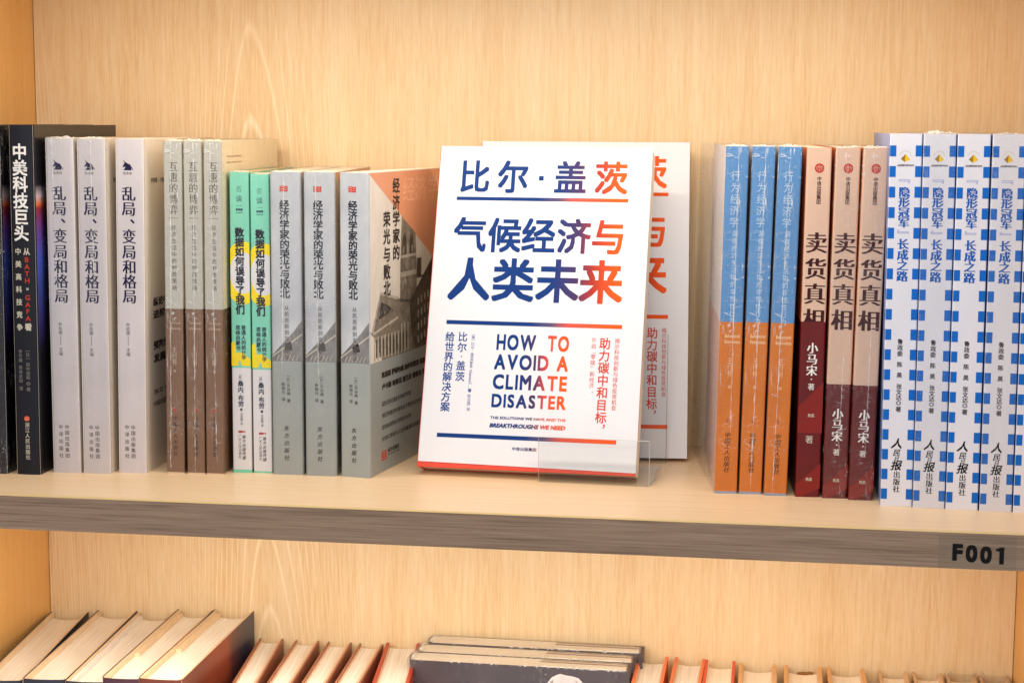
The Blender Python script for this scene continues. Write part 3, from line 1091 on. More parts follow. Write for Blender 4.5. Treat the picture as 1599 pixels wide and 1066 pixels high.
wrap_film(W_, 146, H, M['film_hard'], blB, seed=42, seam=(8.3, 7.2, H - 1, 2))
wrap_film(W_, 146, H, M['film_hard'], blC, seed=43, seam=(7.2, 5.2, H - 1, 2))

# --- beige over dark red books (three) ----------------------------
H, W_ = 220.5, 15.3
M['beige'] = paper('beige_cover', (212, 176, 152), 0.45, 0.03)
M['wine'] = paper('dark_red_cover', (98, 8, 8), 0.36, 0.08)
M['wine_light'] = paper('dark_red_facet', (128, 20, 10), 0.36, 0.05)
M['rust_side'] = paper('rust_cover_side', (214, 120, 72), 0.45, 0.03)
M['maroon_ink'] = ink('maroon_ink', (64, 22, 24))
g = 'beige and dark red books'
ma = spine_book('beige_red_paperback', 'beige over dark red book whose red band is pushed up to half its title', g, W_, 146, H, 1.2,
                [M['wine'], M['beige'], M['rust_side']], [0, (0, 0, 0), 73.0, (1, 2, 2), H])
z = ruler(H, 779, 231)
q = Print(); q.disc(8.0, z(262.5), 2.9, 3.0, 24); q.build('emblem', ink('seal_red', (178, 44, 36)), ma)
q = Print(); q.k = 1
for i in range(5):
    hh = (1.0, 2.0, 2.3, 2.0, 1.0)[i]
    q.rect(6.0 + i * 0.95, 6.2 + i * 0.95, z(262.5) - hh, z(262.5) + hh)
q.rect(6.4, 9.6, z(262.5) + .6, z(262.5) + .85)
q.build('emblem_strokes', M['beige'], ma)
q = Print(); q.col('中信出版集团', 8.1, z(279), 2.85, 2.6, 2.7, 0.015); q.build('publisher_name', M['maroon_ink'], ma)
q = Print()
for c, y in zip('卖货真相', (378, 418.5, 457.5, 497)):
    q.ch(c, 7.8, z(y), 12.2, 12.7, -0.008, (-0.054, -0.036, -0.018, 0.0, 0.018, 0.036, 0.054))
q.build('title', M['maroon_ink'], ma)
q = Print()
q.poly([(0.1, 8), (W_ - .1, 22), (W_ - .1, 6), (4, 0.3), (0.1, 0.3)])
q.build('facet_print', M['wine_light'], ma)


def wine_text(parent, mat, plane, dz, third=False):
    q = Print(plane); q.k = 2
    for c, y in zip('小马宋', (644.5, 662, 680)):
        q.ch(c, 7.6, z(y) + dz, 6.3, 6.6, -0.006, (-0.045, -0.03, -0.015, 0.0, 0.015, 0.03, 0.045))
    q.disc(7.6, z(693.5) + dz, 0.45, 0.45, 10); q.ch('著', 7.6, z(705.5) + dz, 3.9, 4.0, 0.0, (-0.01, 0.01))
    q.build('author_name', mat, parent)


q = Print(); q.k = 2; q.row('先见', 6.2, 10.2, z(753), z(747.5), 0.02); q.build('imprint_name', M['bone_ink'], ma)
maA = ma
# second and third show the whole text, the first carries the raised band over it
maB = dup(ma, 'wrapped beige over dark red book between its two likes, low dark red foot')
wine_text(maB, M['white_ink'], P_spine, 0)
maC = dup(maB, 'wrapped beige over dark red book beside the blue-checked white books')
for c in kids(maB):
    if c.name.startswith('author_name'):
        break
q = Print(); q.k = 2; q.ch('著', 7.6, z(687), 4.6, 4.8, 0.0, (-0.01, 0.01)); q.build('author_word', M['bone_ink'], maA)
cb = cover_mesh(W_ + 0.3, 110, 1.3, 0.12, [41.0, (0, 0, 0), 112.0], 0)
for i, (x, y, zz_) in enumerate(cb.v):
    cb.v[i] = (x - 0.15, y - 0.15, zz_)
rb_ = cb.build('paper_band', M['wine'], maA)
q = Print(B_spine); q.poly([(0.1, 58), (W_ - .1, 74), (W_ - .1, 41.2), (0.1, 41.2)]); q.build('facet_print', M['wine_light'], rb_)
wine_text(rb_, M['white_ink'], B_spine, 41.2)
q = Print(B_spine); q.k = 2; q.row('先见', 6.2, 10.2, z(753) + 41, z(747.5) + 41, 0.02); q.build('imprint_name', M['bone_ink'], rb_)
place(maA, 22.9, 79, 0, 3.5, 0.45, W_)
place(maB, 39.9, 78, 0, 3.5, 0.6, W_)
place(maC, 56.0, 75.3, 0, 3.5, 0.75, W_)
wrap_film(W_, 146, H, M['film'], maB, seed=51, crumple=1.5, seam=(9.6, 9.0, 90, 30))
wrap_film(W_, 146, H, M['film'], maC, seed=52, crumple=2.0, seam=(9.6, 9.0, 110, 30))

# --- white books with blue squares (five) -------------------------
H, W_ = 229.4, 19.25
M['wlilac'] = paper('white_lilac_cover', (218, 216, 224), 0.42, 0.02)
M['peri'] = paper('periwinkle_side', (138, 158, 214), 0.4, 0.03)
M['cobalt'] = ink('cobalt_print', (8, 98, 188), 0.4)
M['cobalt_ink'] = ink('cobalt_ink', (8, 86, 172), 0.4)
g = 'white books with blue squares down both spine edges'
wh = spine_book('blue_checked_paperback', 'blue-squared white book nearest the beige and red books, periwinkle cover side', g, W_, 160, H, 0.9,
                [M['wlilac'], M['peri']], [0, (0, 1, 1), H], pg='pages_white')
z = ruler(H, 793, 209)
q = Print()
for i in range(18):
    z0 = 215.8 - i * 12.43
    q.rect(0.2, 3.9, z0, z0 + 6.6); q.rect(W_ - 3.9, W_ - 0.2, z0, z0 + 6.6)
q.build('blue_squares', M['cobalt'], wh)
for pl, nm in ((P_left, 'side_squares'), (P_right(W_), 'side_squares')):
    q = Print(pl)
    for i in range(18):
        z0 = 215.8 - i * 12.43
        q.rect(0.6, 6.0, z0, z0 + 6.45)
    q.build(nm, M['cobalt'], wh)
q = Print(); zc = z(247.5)
q.poly([(9.4, zc + 3.0), (6.7, zc), (9.1, zc - 1.9)]); q.build('pyramid_emblem', ink('dark_gold', (150, 112, 18)), wh)
q = Print(); q.poly([(9.4, zc + 3.0), (9.1, zc - 1.9), (12.2, zc - 0.3)]); q.build('pyramid_face', ink('bright_gold', (226, 186, 24)), wh)
q = Print()
for i in range(12):
    a0, a1 = R(10 + i * 13.3), R(22 + i * 13.3)
    q.poly([(9.4 + 3.3 * math.cos(a0), zc + 1.4 + 3.3 * math.sin(a0)), (9.4 + 3.6 * math.cos(a0), zc + 1.4 + 3.6 * math.sin(a0)),
            (9.4 + 3.6 * math.cos(a1), zc + 1.4 + 3.6 * math.sin(a1)), (9.4 + 3.3 * math.cos(a1), zc + 1.4 + 3.3 * math.sin(a1))])
q.build('emblem_arc', ink('faint_gold', (206, 190, 150)), wh)
q = Print(); q.row('人民日报学术文库 PEOPLE', 4.6, 14.6, z(258.8), z(255.6), 0.02); q.build('series_name', M['dark_ink'], wh)
q = Print()
for c, y in zip('隐形冠军', (298.5, 314, 330, 345.5)):
    q.ch(c, 9.4, z(y), 6.1, 6.0, 0.0, (-0.051, -0.034, -0.017, 0.0, 0.017, 0.034, 0.051))
for c, y in zip('长成之路', (379, 395.5, 412, 429)):
    q.ch(c, 9.4, z(y), 6.2, 6.2, 0.0, (-0.051, -0.034, -0.017, 0.0, 0.017, 0.034, 0.051))
q.build('title', M['cobalt_ink'], wh)
q = Print()
x0, zq = 5.9, z(279.5)
for (a0, a1, b0, b1) in ((0, 6.6, 0, .22), (0, 6.6, -.95, -.73), (6.38, 6.6, -1.9, .22), (5.5, 5.72, -1.9, -.95), (5.5, 6.6, -2.0, -1.85), (0, .2, -.95, .22)):
    q.rect(x0 + a0, x0 + a1, zq + b0, zq + b1)
zq = z(362.0)
for (a0, a1, b0, b1) in ((0, 6.6, 0, .22), (0, 6.6, .73, .95), (0, .22, 0, 1.9), (.9, 1.1, .95, 1.9), (0, 1.1, 1.85, 2.0), (6.4, 6.6, 0, .95)):
    q.rect(x0 + a0, x0 + a1, zq + b0, zq + b1, k=1)
q.build('quotation_marks', ink('lavender_blue_ink', (110, 130, 200)), wh)
q = Print()
for c, y in zip('鲁政委陈昊张文达◎著', (531, 540.5, 550, 567, 584, 602, 611, 619.5, 628, 638)):
    q.ch(c, 9.4, z(y), 3.1 if c != '◎' else 2.4, 3.2 if c != '◎' else 2.4, 0.02 if c != '◎' else 0)
q.build('author_names', M['dark_ink'], wh)
q = Print()
for c, y, s_ in (('人', 692.5, 6.2), ('民', 707, 4.2), ('日', 716, 2.8), ('报', 727.5, 6.0)):
    q.ch(c, 9.3, z(y), s_, s_ * 0.98, 0.012, (0,), 0.22)
q.col('出版社', 9.5, z(742), 4.55, 3.9, 4.1, -0.004, (-0.03, -0.015, 0, 0.015, 0.03)); q.build('publisher_name', M['black'], wh)
place(wh, 74.9, 62, 0, 0.0, -0.35)
for i, (x, y, lab_, ln) in enumerate(((94.5, 60.2, 'second blue-squared white book from the beige and red books, small film fold on its head', -0.3),
                                      (114.2, 58.6, 'third blue-squared white book, between the second and fourth above the F of F001', -0.25),
                                      (134.3, 57.4, 'fourth blue-squared white book, the last whole one before the right edge', -0.2),
                                      (154.2, 56.4, 'blue-squared white book cut off by the right edge of the picture', -0.2))):
    o = dup(wh, lab_)
    place(o, x, y, 0, 0.0, ln)
    if i in (0, 2):
        wrap_film(W_, 160, H, M['film_soft'], o, seed=61 + i, crumple=2.4 if i == 0 else 1.0)

# ------------------------------------------------------------------ the display book and the one behind it
BLUE, PURP, RED_, ORNG = (6, 52, 120), (72, 50, 94), (166, 52, 42), (236, 88, 20)
M['g_title'] = gradient('title_gradient', [(0, BLUE), (84, BLUE), (101, PURP), (111, RED_), (128, ORNG)])
M['g_rule'] = gradient('rule_gradient', [(0, BLUE), (72, BLUE), (86, (92, 80, 112)), (97, (206, 84, 70)), (124, ORNG)])
M['g_how'] = gradient('subtitle_gradient', [(0, BLUE), (66, BLUE), (77, PURP), (85, (214, 78, 60)), (97, ORNG)])
M['w_jacket'] = paper('white_jacket', (220, 220, 226), 0.38, 0.008, 0.4)
M['red_board'] = paper('red_board', (222, 64, 38), 0.4, 0.05)
M['blue_ink'] = ink('cover_blue_ink', (34, 70, 138))
M['cred_ink'] = ink('cover_red_ink', (206, 62, 44))
CW, CH = 147.5, 222.8


def display_book(label, T_, group, f0=3.7, f1=2.0):
    t = thing('white_hardback', label, 'book', group)
    # boards and spine, spine at the left side
    bd = MB()
    bd.box(0, CW, 0.35, 1.7, 0, CH - 0.4); bd.box(0, CW - 1.5, T_ - 1.7, T_ - 0.35, 0, CH - 0.4); bd.box(-0.0, 2.0, 1.7, T_ - 1.7, 0, CH - 0.4)
    bd.build('board', M['red_board'], t, bevel=0.3)
    pg = MB(); pg.box(2.1, CW - 0.15, 1.75, T_ - 1.75, 0.5, CH - 1.5)
    pg.build('page_block', M['pages'], t)
    # jacket: slipped up a little at the spine side, so its foot runs slightly askew
    jk = MB()
    prof = [(CW - 1.4, T_ + 0.05), (0.8, T_ + 0.05), (0.0, T_ - 0.6), (-0.15, T_ / 2), (0.0, 0.7), (0.8, 0.0), (CW + 0.15, 0.0), (CW + 0.15, 0.3)]
    foot = lambda x: f0 + (f1 - f0) * max(0, min(1, x / CW))
    n = len(prof)
    vs_ = [(x, y, foot(x)) for x, y in prof] + [(x, y, CH) for x, y in prof]
    jk.add(vs_, [(i, i + 1, n + i + 1, n + i) for i in range(n - 1)])
    jk.build('dust_jacket', M['w_jacket'], t)
    # title block
    q = Print()
    q.heavier = 0.0
    for c, cx, w_ in (('比', 25.6, 20.2), ('尔', 52.5, 20.0), ('盖', 92.4, 20.6), ('茨', 120.4, 21.2)):
        q.ch(c, cx, 200.9, w_, 21.6, 0.024)
    q.rect(70.6, 73.9, 198.9, 202.2)
    for c, cx in zip('气候经济与', (25.2, 49.4, 72.9, 97.2, 120.9)):
        q.ch(c, cx, 159.8, 21.4, 22.9, 0.024)
    for c, cx in zip('人类未来', (26.9, 57.4, 87.9, 117.5)):
        q.ch(c, cx, 128.6, 27.2, 28.0, 0.026)
    q.build('title', M['g_title'], t)
    for xa, xb, za, zb in ((13.9, 132.8, 184.4, 186.9), (13.2, 133.4, 97.6, 100.4), (12.3, 133.8, 20.4, 23.2)):
        q = Print(); q.rect(xa, xb, za, zb); q.build('rule', M['g_rule'], t)
    q = Print()
    q.heavier = 0.004
    for words, z0, z1 in (((('HOW', 49.0, 75.8), ('TO', 84.0, 98.4)), 80.9, 91.7), ((('AVOID', 48.3, 85.3), ('A', 91.0, 98.6)), 67.6, 78.0),
                          ((('CLIMATE', 48.2, 98.6),), 54.2, 64.4), ((('DISASTER', 48.2, 98.6),), 41.9, 51.0)):
        for s, a, b_ in words:
            off_ = 0.028
            xs = [glyph(c, 0, 4) for c in s]
            wd = [max(v[0] for v in g_[0]) - min(v[0] for v in g_[0]) + 2 * off_ for g_ in xs]
            gap = 0.12
            k_ = (b_ - a) / (sum(wd) + gap * (len(s) - 1))
            x = a
            for c, w_ in zip(s, wd):
                q.row(c, x, x + w_ * k_, z0, z1, off_, res=4)
                x += (w_ + gap) * k_
    q.row('THE SOLUTIONS WE HAVE AND THE', 48.0, 99.2, 34.0, 35.9, 0.03)
    q.row('BREAKTHROUGHS WE NEED', 47.8, 99.0, 28.3, 31.2, 0.04, 0.25)
    q.row('中信出版集团', 64.3, 80.8, 13.4, 15.8, 0.02)
    q.build('english_title', M['g_how'], t)
    q = Print()
    q.ch('比', 25.3, 89.0, 6.0, 6.2, 0.006); q.ch('尔', 25.3, 81.8, 6.0, 6.2, 0.006); q.rect(24.9, 25.7, 75.2, 76.0); q.ch('盖', 25.3, 69.2, 6.0, 6.2, 0.006); q.ch('茨', 25.3, 61.8, 6.0, 6.2, 0.006)
    q.col('给世界的解决方案', 16.5, 88.8, 6.85, 6.0, 6.2, 0.008)
    q.col('［美］', 32.6, 91.3, 2.4, 2.2); q.col('比尔', 32.6, 84.5, 2.7, 2.3); q.disc(32.6, 79.6, .25, .25, 8); q.col('盖茨', 32.6, 77.2, 2.6, 2.3)
    q.row('（Bill Gates）', 31.4, 33.8, 57.0, 73.6, 0.0, rot=True); q.rect(31.6, 31.8, 54.2, 56.2)
    q.ch('著', 32.6, 52.6, 2.3, 2.3, 0.02); q.col('陈召强', 32.6, 48.8, 2.5, 2.3); q.rect(31.6, 31.8, 41.6, 43.2); q.ch('译', 32.6, 39.8, 2.3)
    q.build('author_lettering', M['blue_ink'], t)
    q = Print()
    q.col('揭示科技创新与绿色投资机会', 130.8, 89.4, 3.74, 3.1, 3.3, 0.006)
    q.col('助力碳中和目标', 122.6, 87.4, 8.28, 7.0, 7.4, 0.006); q.ch('，', 125.0, 32.2, 7.0)
    q.col('开启', 115.1, 89.4, 3.9, 3.1, 3.3, 0.002); q.ch('「', 115.1, 81.4, 3.0); q.col('零碳', 115.1, 78.2, 3.9, 3.1, 3.3, 0.002); q.ch('」', 115.1, 70.8, 3.0)
    q.col('新经济', 115.1, 66.6, 3.9, 3.1, 3.3, 0.002); q.ch('。', 116.2, 54.4, 3.2)
    q.build('red_lettering', M['cred_ink'], t)
    return t


front = display_book('large white book with blue and orange title, propped up in front on the clear stand', 19.0, 'white display books')
place(front, -227.5, 104.0, 6.0, -3.2, 0, 0, 17.6)
rear = display_book('white book with blue and orange title standing behind the propped one, half hidden', 15.0, 'white display books', -0.1, -0.1)
place(rear, -197.3, 165.5, 2.8, 5.2, 0, 0, 11.0)

# clear acrylic stand
st = thing('acrylic_stand', 'clear acrylic book stand under the propped white book', 'book stand')
SX0, SX1, SY0, SY1 = 83.8, 157.0, -1.6, 60.0
b = MB(); b.box(SX0, SX1, SY0, SY1, 0.05, 1.55); b.build('base', M['acrylic'], st)
b = MB(); b.box(SX0, SX1, SY0 - 1.6, SY0 - 0.05, 0.05, 30.0); b.build('front_lip', M['acrylic'], st)
b = MB()
b.box(SX0, SX1, SY0 - 1.62, SY0 - 0.03, 30.05, 30.2)
b.box(SX1 + 0.03, SX1 + 0.18, SY0 - 1.62, SY0 - 0.03, 0.05, 30.3)
b.box(SX0 - 0.12, SX0 - 0.03, SY0 - 1.62, SY0 - 0.03, 0.05, 30.3)
b.build('lip_edge', M['acrylic_edge'], st)
b = MB(); b.box(SX1 + .03, SX1 + .35, SY0, SY1, .1, 1.5); b.build('base_edge', M['acrylic_edge'], st)
# small upturned hook at the right end of the base
hk = MB()
pts = [(0, 0), (3.0, 0.0), (4.2, 1.4), (4.2, 8), (3.2, 8), (3.2, 2.2), (2.6, 1.4), (0, 1.4)]
hk.add([(SX1 + 0.4 + x * 0.8, 2, z_) for x, z_ in pts] + [(SX1 + 0.4 + x * 0.8, 36, z_ + 0.0) for x, z_ in pts],
       [(i, (i + 1) % 8, 8 + (i + 1) % 8, 8 + i) for i in range(8)] + [tuple(range(7, -1, -1)), tuple(range(8, 16))])
hk.build('side_hook', M['acrylic'], st)
place(st, -227.5, 104.0, 0.0, -3.2)

st2 = thing('acrylic_stand', 'clear acrylic back plate standing before the rear white book', 'book stand')
b = MB()
prof = [(0, 0)] + [(74, 0)] + arc(71, 90.5, 3, 0, 90, 4) + arc(3, 90.5, 3, 90, 180, 4)
n = len(prof)
b.add([(x, 0, z_) for x, z_ in prof] + [(x, 1.6, z_) for x, z_ in prof], [(i, (i + 1) % n, n + (i + 1) % n, n + i) for i in range(n)] + [tuple(range(n - 1, -1, -1)), tuple(range(n, 2 * n))])
b.build('back_plate', M['acrylic'], st2)
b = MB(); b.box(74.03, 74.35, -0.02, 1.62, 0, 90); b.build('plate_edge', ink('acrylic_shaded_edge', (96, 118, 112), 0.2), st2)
b = MB(); b.box(0, 74, 1.65, 24, 0.0, 1.4); b.build('base', M['acrylic'], st2)
place(st2, -138.6, 168.8, 0.05, 3.0, 0, 0, 1.5)


# ------------------------------------------------------------------ lower shelf
FL = -362.0


def hardback(name, label, group, w, d, h, cover, pg, board=2.4, r=3.5, bow=3.5, flap=None, inset=3.2, endpaper=None, boards=None):
    """hardback standing with its spine to the front; its rear edge is hollow like the leaves' edge"""
    t = thing(name, label, 'book', group)
    jt = 0.5 if boards is not None else board
    cb = cover_mesh(w, d, r, jt, [0, (0, 0, 0), h], 0.8)
    cb.build('cover', cover, t, bevel=0.5 if boards is None else 0)
    if boards is not None:
        for xa, xb in ((jt + 0.02, board), (w - board, w - jt - 0.02)):
            e = MB(); e.box(xa, xb, jt + 1.2, d - 0.3, 0.3, h - 0.5); e.build('board', boards, t)
    mb = MB()
    x0, x1 = board + 0.05, w - board - 0.05
    m = 8
    pts = [(x0, board + 2), (x0 + 1.5, board + 0.6), (x1 - 1.5, board + 0.6), (x1, board + 2)]
    y1 = d - inset
    back = [(x1 + (x0 - x1) * i / m, y1 - bow * math.sin(math.pi * i / m)) for i in range(m + 1)]
    poly = pts + back
    mb.prism(poly, 2.0, h - inset)
    mb.build('page_block', pg, t)
    if endpaper is not None:
        for s_ in (0, 1):
            e = MB()
            xa = (board + 0.02, board + 0.9) if s_ == 0 else (w - board - 0.9, w - board - 0.02)
            e.box(xa[0], xa[1], board + 3, d - 1.0, 2.2, h - 1.6)
            e.build('endpaper', endpaper, t)
    if flap:
        x_, tk, ya, yb, mt = flap
        e = MB(); e.box(x_, x_ + tk, ya, yb, 3, h - 1.2); e.build('jacket_flap', mt, t)
    return t


M['nv'] = paper('dark_blue_grey_jacket', (52, 54, 68), 0.4, 0.05)
M['pl'] = paper('plum_jacket', (84, 52, 62), 0.4, 0.05)


def rusty():
    k = NT('rust_and_navy_jacket')
    sep = k.n('ShaderNodeSeparateXYZ'); k.l(k.coord(), sep.inputs[0])
    v = k.math('ADD', k.math('MULTIPLY', sep.outputs[1], 6.0), k.math('MULTIPLY', k.noise(k.mapping((60, 40, 15)), 1, 4), 0.30))
    k.l(k.ramp(v, [(0.3, lin((120, 58, 42))), (0.72, lin((154, 74, 50))), (0.92, lin((70, 50, 62))), (1.0, lin((44, 44, 70)))]), k.bsdf.inputs['Base Color'])
    k.bsdf.inputs['Roughness'].default_value = 0.35
    return k.m


M['rust'] = rusty()
M['tanflap'] = paper('tan_flap', (226, 200, 166), 0.5, 0.03)
M['paleflap'] = paper('pale_flap', (232, 224, 218), 0.5, 0.03)
g = 'thick hardbacks at the left end of the lower shelf'
HB = 217.0
specs = [  # back left x, width, turn, height, jacket, label, flap
    (-547.6, 29.6, 7.0, 214.5, M['nv'], 'thick dark-jacketed book leaning on the left bookcase wall, lower shelf', None),
    (-508.8, 31.0, 4.2, 217.5, M['nv'], 'second thick book from the left wall, lower shelf, dark jacket', None),
    (-476.8, 30.0, 3.6, 217.5, M['nv'], 'third thick lower-shelf book from the left wall, white flap beside its leaves', (2.7, 3.4, 6, 162, M['paleflap'])),
    (-443.5, 27.8, 1.4, 221.5, M['pl'], 'fourth thick lower-shelf book from the left wall, tan flap ending half way', (2.7, 3.6, 60, 160, M['tanflap'])),
    (-414.2, 31.4, 0.2, 222.5, M['rust'], 'thick book with rust and navy jacket, rightmost of the five thick lower-shelf books', (2.7, 4.0, 70, 162, M['tanflap'])),
]
for bx, w_, turn, h_, mt, lab_, fl_ in specs:
    t = hardback('thick_hardback', lab_, g, w_, 168, h_, mt, M['pages_white'], 2.6, 4.0, 5.0, fl_, 4.2, None, M['tanflap'])
    a_ = R(turn)
    fx = bx + 168 * math.sin(a_)
    place(t, fx, 237.0 - 168 * math.cos(a_), FL, turn)

M['mahog'] = paper('red_brown_board', (164, 104, 80), 0.45, 0.04)
M['peachp'] = paper('peach_endpaper', (230, 196, 164), 0.5, 0.03)
g = 'red-brown edged books on the lower shelf'
tb = hardback('thin_board_book', 'red-brown edged book touching the rust-jacketed thick one', g, 18.4, 142, 201.0, M['mahog'], M['pages_white'], 1.3, 2.0, 2.0,
              (14.4, 1.9, 20, 140, M['peachp']), 2.6, M['peachp'])
labs = ['second red-brown edged book from the rust-jacketed one', 'third red-brown edged book from the rust-jacketed one', 'red-brown edged book next to the red-orange one']
tds = [tb] + [dup(tb, s) for s in labs]
for o, bx, turn in zip(tds, (-378.8, -350.2, -324.6, -299.8), (6.2, 4.0, 3.4, 2.6)):
    a_ = R(turn); place(o, bx + 142 * math.sin(a_), 238 - 142 * math.cos(a_), FL, turn)

M['vermil'] = paper('vermilion_board', (214, 70, 30), 0.4, 0.05)
M['ember'] = paper('brick_red_board', (178, 58, 34), 0.4, 0.05)
o = hardback('red_orange_hardback', 'red-orange hardback left of the shrink-wrapped charcoal books', None, 26.0, 142, 202.5, M['ember'], M['pages_white'], 2.4, 3, 3, None, 3.0, M['peachp'])
a_ = R(6.5); place(o, -278.8 + 142 * math.sin(a_), 238 - 142 * math.cos(a_), FL, 6.5)

# three charcoal books facing out one behind another
M['char'] = paper('charcoal_jacket', (82, 74, 78), 0.32, 0.05, 0.5)
M['brflap'] = paper('grey_brown_flap', (150, 128, 112), 0.4, 0.05)
g = 'shrink-wrapped charcoal books facing out'
ch = thing('charcoal_hardback', 'front charcoal book of the three face-out ones, white figure on its cover', 'book', g)
w_, d_, h_ = 18.7, 162.0, 209.0
cover_mesh(w_, d_, 6.5, 0.5, [0, (0, 0, 0), h_ - 0.2], 0.3).build('cover', M['char'], ch)
mb = MB(); mb.prism([(0.6, 9), (2.4, 3.2), (6.5, 0.9), (w_ - 6.5, 0.9), (w_ - 2.4, 3.2), (w_ - 0.6, 9), (w_ - 0.6, d_ - 8), (w_ - 3.0, d_ - 4), (w_ / 2, d_ - 3.0), (3.0, d_ - 4), (0.6, d_ - 8)], 1, h_ - 0.3)
mb.build('page_block', M['pages_white'], ch)
for k_ in range(2):
    e = MB(); e.box(2.4 + k_ * 4.2, 3.6 + k_ * 4.4, 96, d_ - 2.5, 3, h_ + 0.1 + 0.1 * k_); e.build('jacket_flap', M['brflap'], ch)
e = MB(); e.box(w_ - 2.4, w_ - 1.3, 98, d_ - 3, 3, h_ + 0.3); e.build('endpaper', M['pages_white'], ch)
chs = [ch, dup(ch, 'middle charcoal book of the three face-out ones'), dup(ch, 'rear charcoal book of the three face-out ones, against the back panel')]
q = Print(P_right(w_)); q.k = 1
zt = h_ - 1.6
body = [(100, zt - 34), (102.5, zt - 24), (101, zt - 17), (103, zt - 10), (106, zt - 6), (109, zt - 4.2), (112, zt - 3.0), (116, zt - 3.8), (121, zt - 4.4), (125.5, zt - 5.5), (129.5, zt - 10), (131.5, zt - 16), (133, zt - 34)]
q.poly(body)
q.build('white_figure', paper('white_figure_print', (226, 218, 216), 0.45, 0.10), ch)
q = Print(P_right(w_)); q.k = 2
q.poly([(104.5, zt - 9.5), (107, zt - 7.5), (107.4, zt - 9), (105.6, zt - 12.5)]); q.poly([(122, zt - 6.4), (125.5, zt - 9), (127, zt - 15), (126.2, zt - 15), (124.4, zt - 9.6)])
q.build('figure_shading', ink('grey_figure_ink', (176, 160, 158)), ch)
q = Print(P_right(w_)); q.k = 1
q.poly([(12, zt - 12), (88, zt - 12), (88, zt - 12.6), (12, zt - 12.6)]); q.build('cover_rule', ink('charcoal_light', (96, 86, 92)), ch)
for i, (o, x, yb, dz) in enumerate(zip(chs, (-250.0, -248.0, -243.5), (199.5, 219.0, 238.5), (-1.6, 0.2, 1.2))):
    # spine to the left, cover to the front
    o.location = (x * MM, yb * MM, (FL + max(0, dz)) * MM)
    o.rotation_euler = (0, 0, R(-90.6))
    wrap_film(w_, d_, h_, M['film_soft'], o, seed=71 + i, crumple=0.5)
    # film gathers along the long head edge
    rr = random.Random(90 + i)
    rb = MB(); vs_ = []; fs = []
    m = 90
    for j in range(m + 1):
        u = 4 + (d_ - 6) * j / m
        s_ = 0.1 + 0.5 * (rr.random() ** 2) * (0.3 + 0.8 * (j / m))
        vs_ += [(w_ + 0.45, u, h_ - 0.5 - rr.random() * 0.4), (w_ + 0.55, u, h_ + 0.2 + s_ * 0.4), (w_ - 0.3 - s_ * 1.6, u, h_ + 0.5)]
        if j:
            a0 = 3 * (j - 1)
            if rr.random() < 0.08 + 0.35 * (j / m):
                fs += [(a0, a0 + 3, a0 + 4, a0 + 1), (a0 + 1, a0 + 4, a0 + 5, a0 + 2)]
    rb.add(vs_, fs); rb.build('film_fold', M['crease'], o)

# orange edged and tan edged books
M['or_board'] = paper('orange_board', (232, 118, 66), 0.4, 0.05)
g = 'orange-edged hardbacks on the lower shelf'
o1 = hardback('orange_hardback', 'orange-edged book beside the shrink-wrapped charcoal books', g, 22.4, 140, 202.6, M['or_board'], M['pages_white'], 2.1, 3, 3.2, None, 4.0, M['peachp'])
place(o1, -86.8, 98, FL, -0.2)
o2 = dup(o1, 'middle one of the three orange-edged books')
place(o2, -61.2, 98, FL, -1.0)
o3 = hardback('orange_hardback', 'brightest orange-edged book, next to the tan-edged ones', g, 22.6, 140, 201.8, M['vermil'], M['pages'], 2.3, 3, 4.0, None, 4.2, M['pages'])
place(o3, -37.0, 98, FL, -0.2)
M['tan_board'] = paper('tan_board', (222, 172, 116), 0.45, 0.04)
M['tan_soft'] = paper('soft_tan_board', (214, 180, 140), 0.45, 0.04)
g = 'tan-edged hardbacks on the lower shelf'
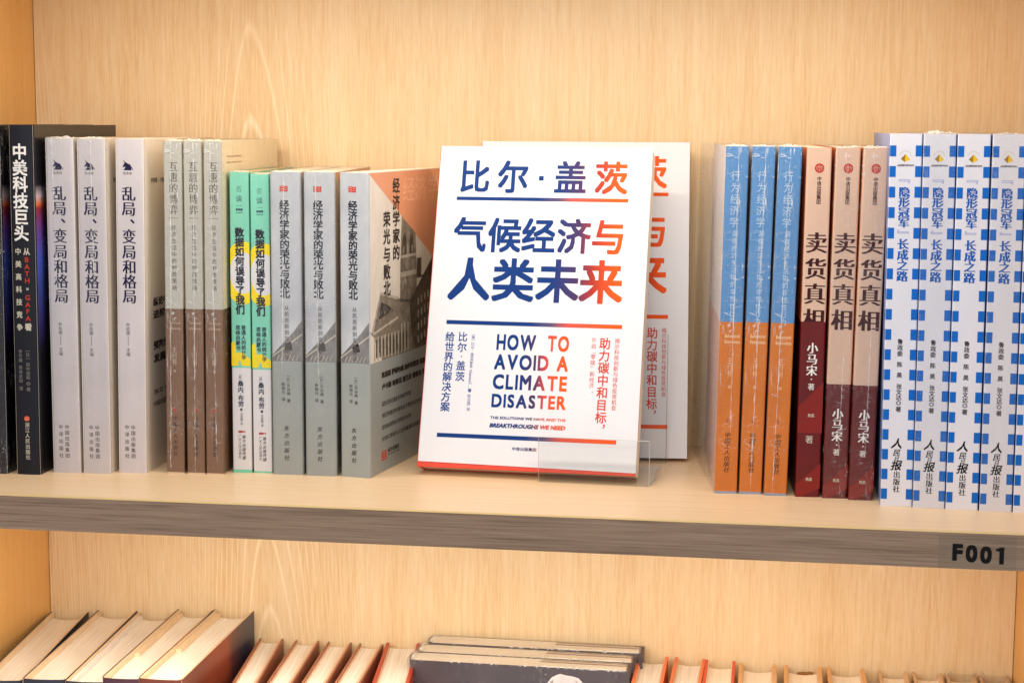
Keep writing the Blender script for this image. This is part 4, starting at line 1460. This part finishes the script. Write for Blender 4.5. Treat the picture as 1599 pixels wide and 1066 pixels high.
t1 = hardback('tan_hardback', 'tan-edged book beside the bright orange-edged one', g, 27.4, 140, 200.8, M['tan_board'], M['pages'], 2.6, 3, 4.6, None, 4.2, M['peachp'])
place(t1, -11.4, 98, FL, 0.0)
t2 = dup(t1, 'tan-edged book with a torn brown fore edge, second from the orange ones')
place(t2, 20.0, 98, FL, -0.6)
e = MB()
for j in range(7):
    e.prism([(10 + j * 1.6, 132.6 + 0.4 * j), (11.8 + j * 1.6, 132.8 + 0.4 * j), (12 + j * 1.6, 135.2 + 0.35 * j), (9.6 + j * 1.6, 134.4 + 0.3 * j)], 190, 197.6 + 0.15 * (j % 3))
e.build('torn_wrapper', ink('torn_brown', (150, 104, 60)), t2)
t3 = dup(t1, 'third tan-edged book from the orange ones, leaning leaves')
place(t3, 53.2, 98, FL, 0.4)
g = 'soft tan books near the right end of the lower shelf'
t4 = hardback('soft_tan_hardback', 'narrow pale tan book right of the three wide tan-edged ones', g, 21.0, 140, 200.4, M['tan_soft'], M['pages'], 2.0, 3, 3, None, 4.0, M['peachp'])
place(t4, 88.6, 98, FL, -0.3)
t5 = dup(t4, 'pale tan book just left of the two wrapped ones at the right end')
place(t5, 113.2, 98, FL, -0.3)
t6 = dup(t4, 'shrink-wrapped pale tan book, second from the right bookcase wall')
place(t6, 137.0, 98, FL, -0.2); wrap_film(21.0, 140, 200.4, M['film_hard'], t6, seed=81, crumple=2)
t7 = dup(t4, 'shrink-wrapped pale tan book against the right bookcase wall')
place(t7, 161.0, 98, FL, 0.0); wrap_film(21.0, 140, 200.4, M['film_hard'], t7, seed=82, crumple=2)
for o in (t6, t7):
    rb = MB(); rr = random.Random(5)
    for j in range(5):
        x = 1 + j * 0.5; 
        rb.add([(x - 1.5, 134, 199), (x + 0.8, 137 + rr.random(), 203.5 + rr.random() * 1.5), (x + 2.2, 140, 200), (x, 139, 196)], [(0, 1, 2, 3)])
        rb.add([(19 + x - 1.5, 134, 199), (19 + x - 0.4, 137 + rr.random(), 203 + rr.random()), (19 + x + 0.6, 140, 200)], [(0, 1, 2)])
    rb.build('film_fold', M['crease'], o)
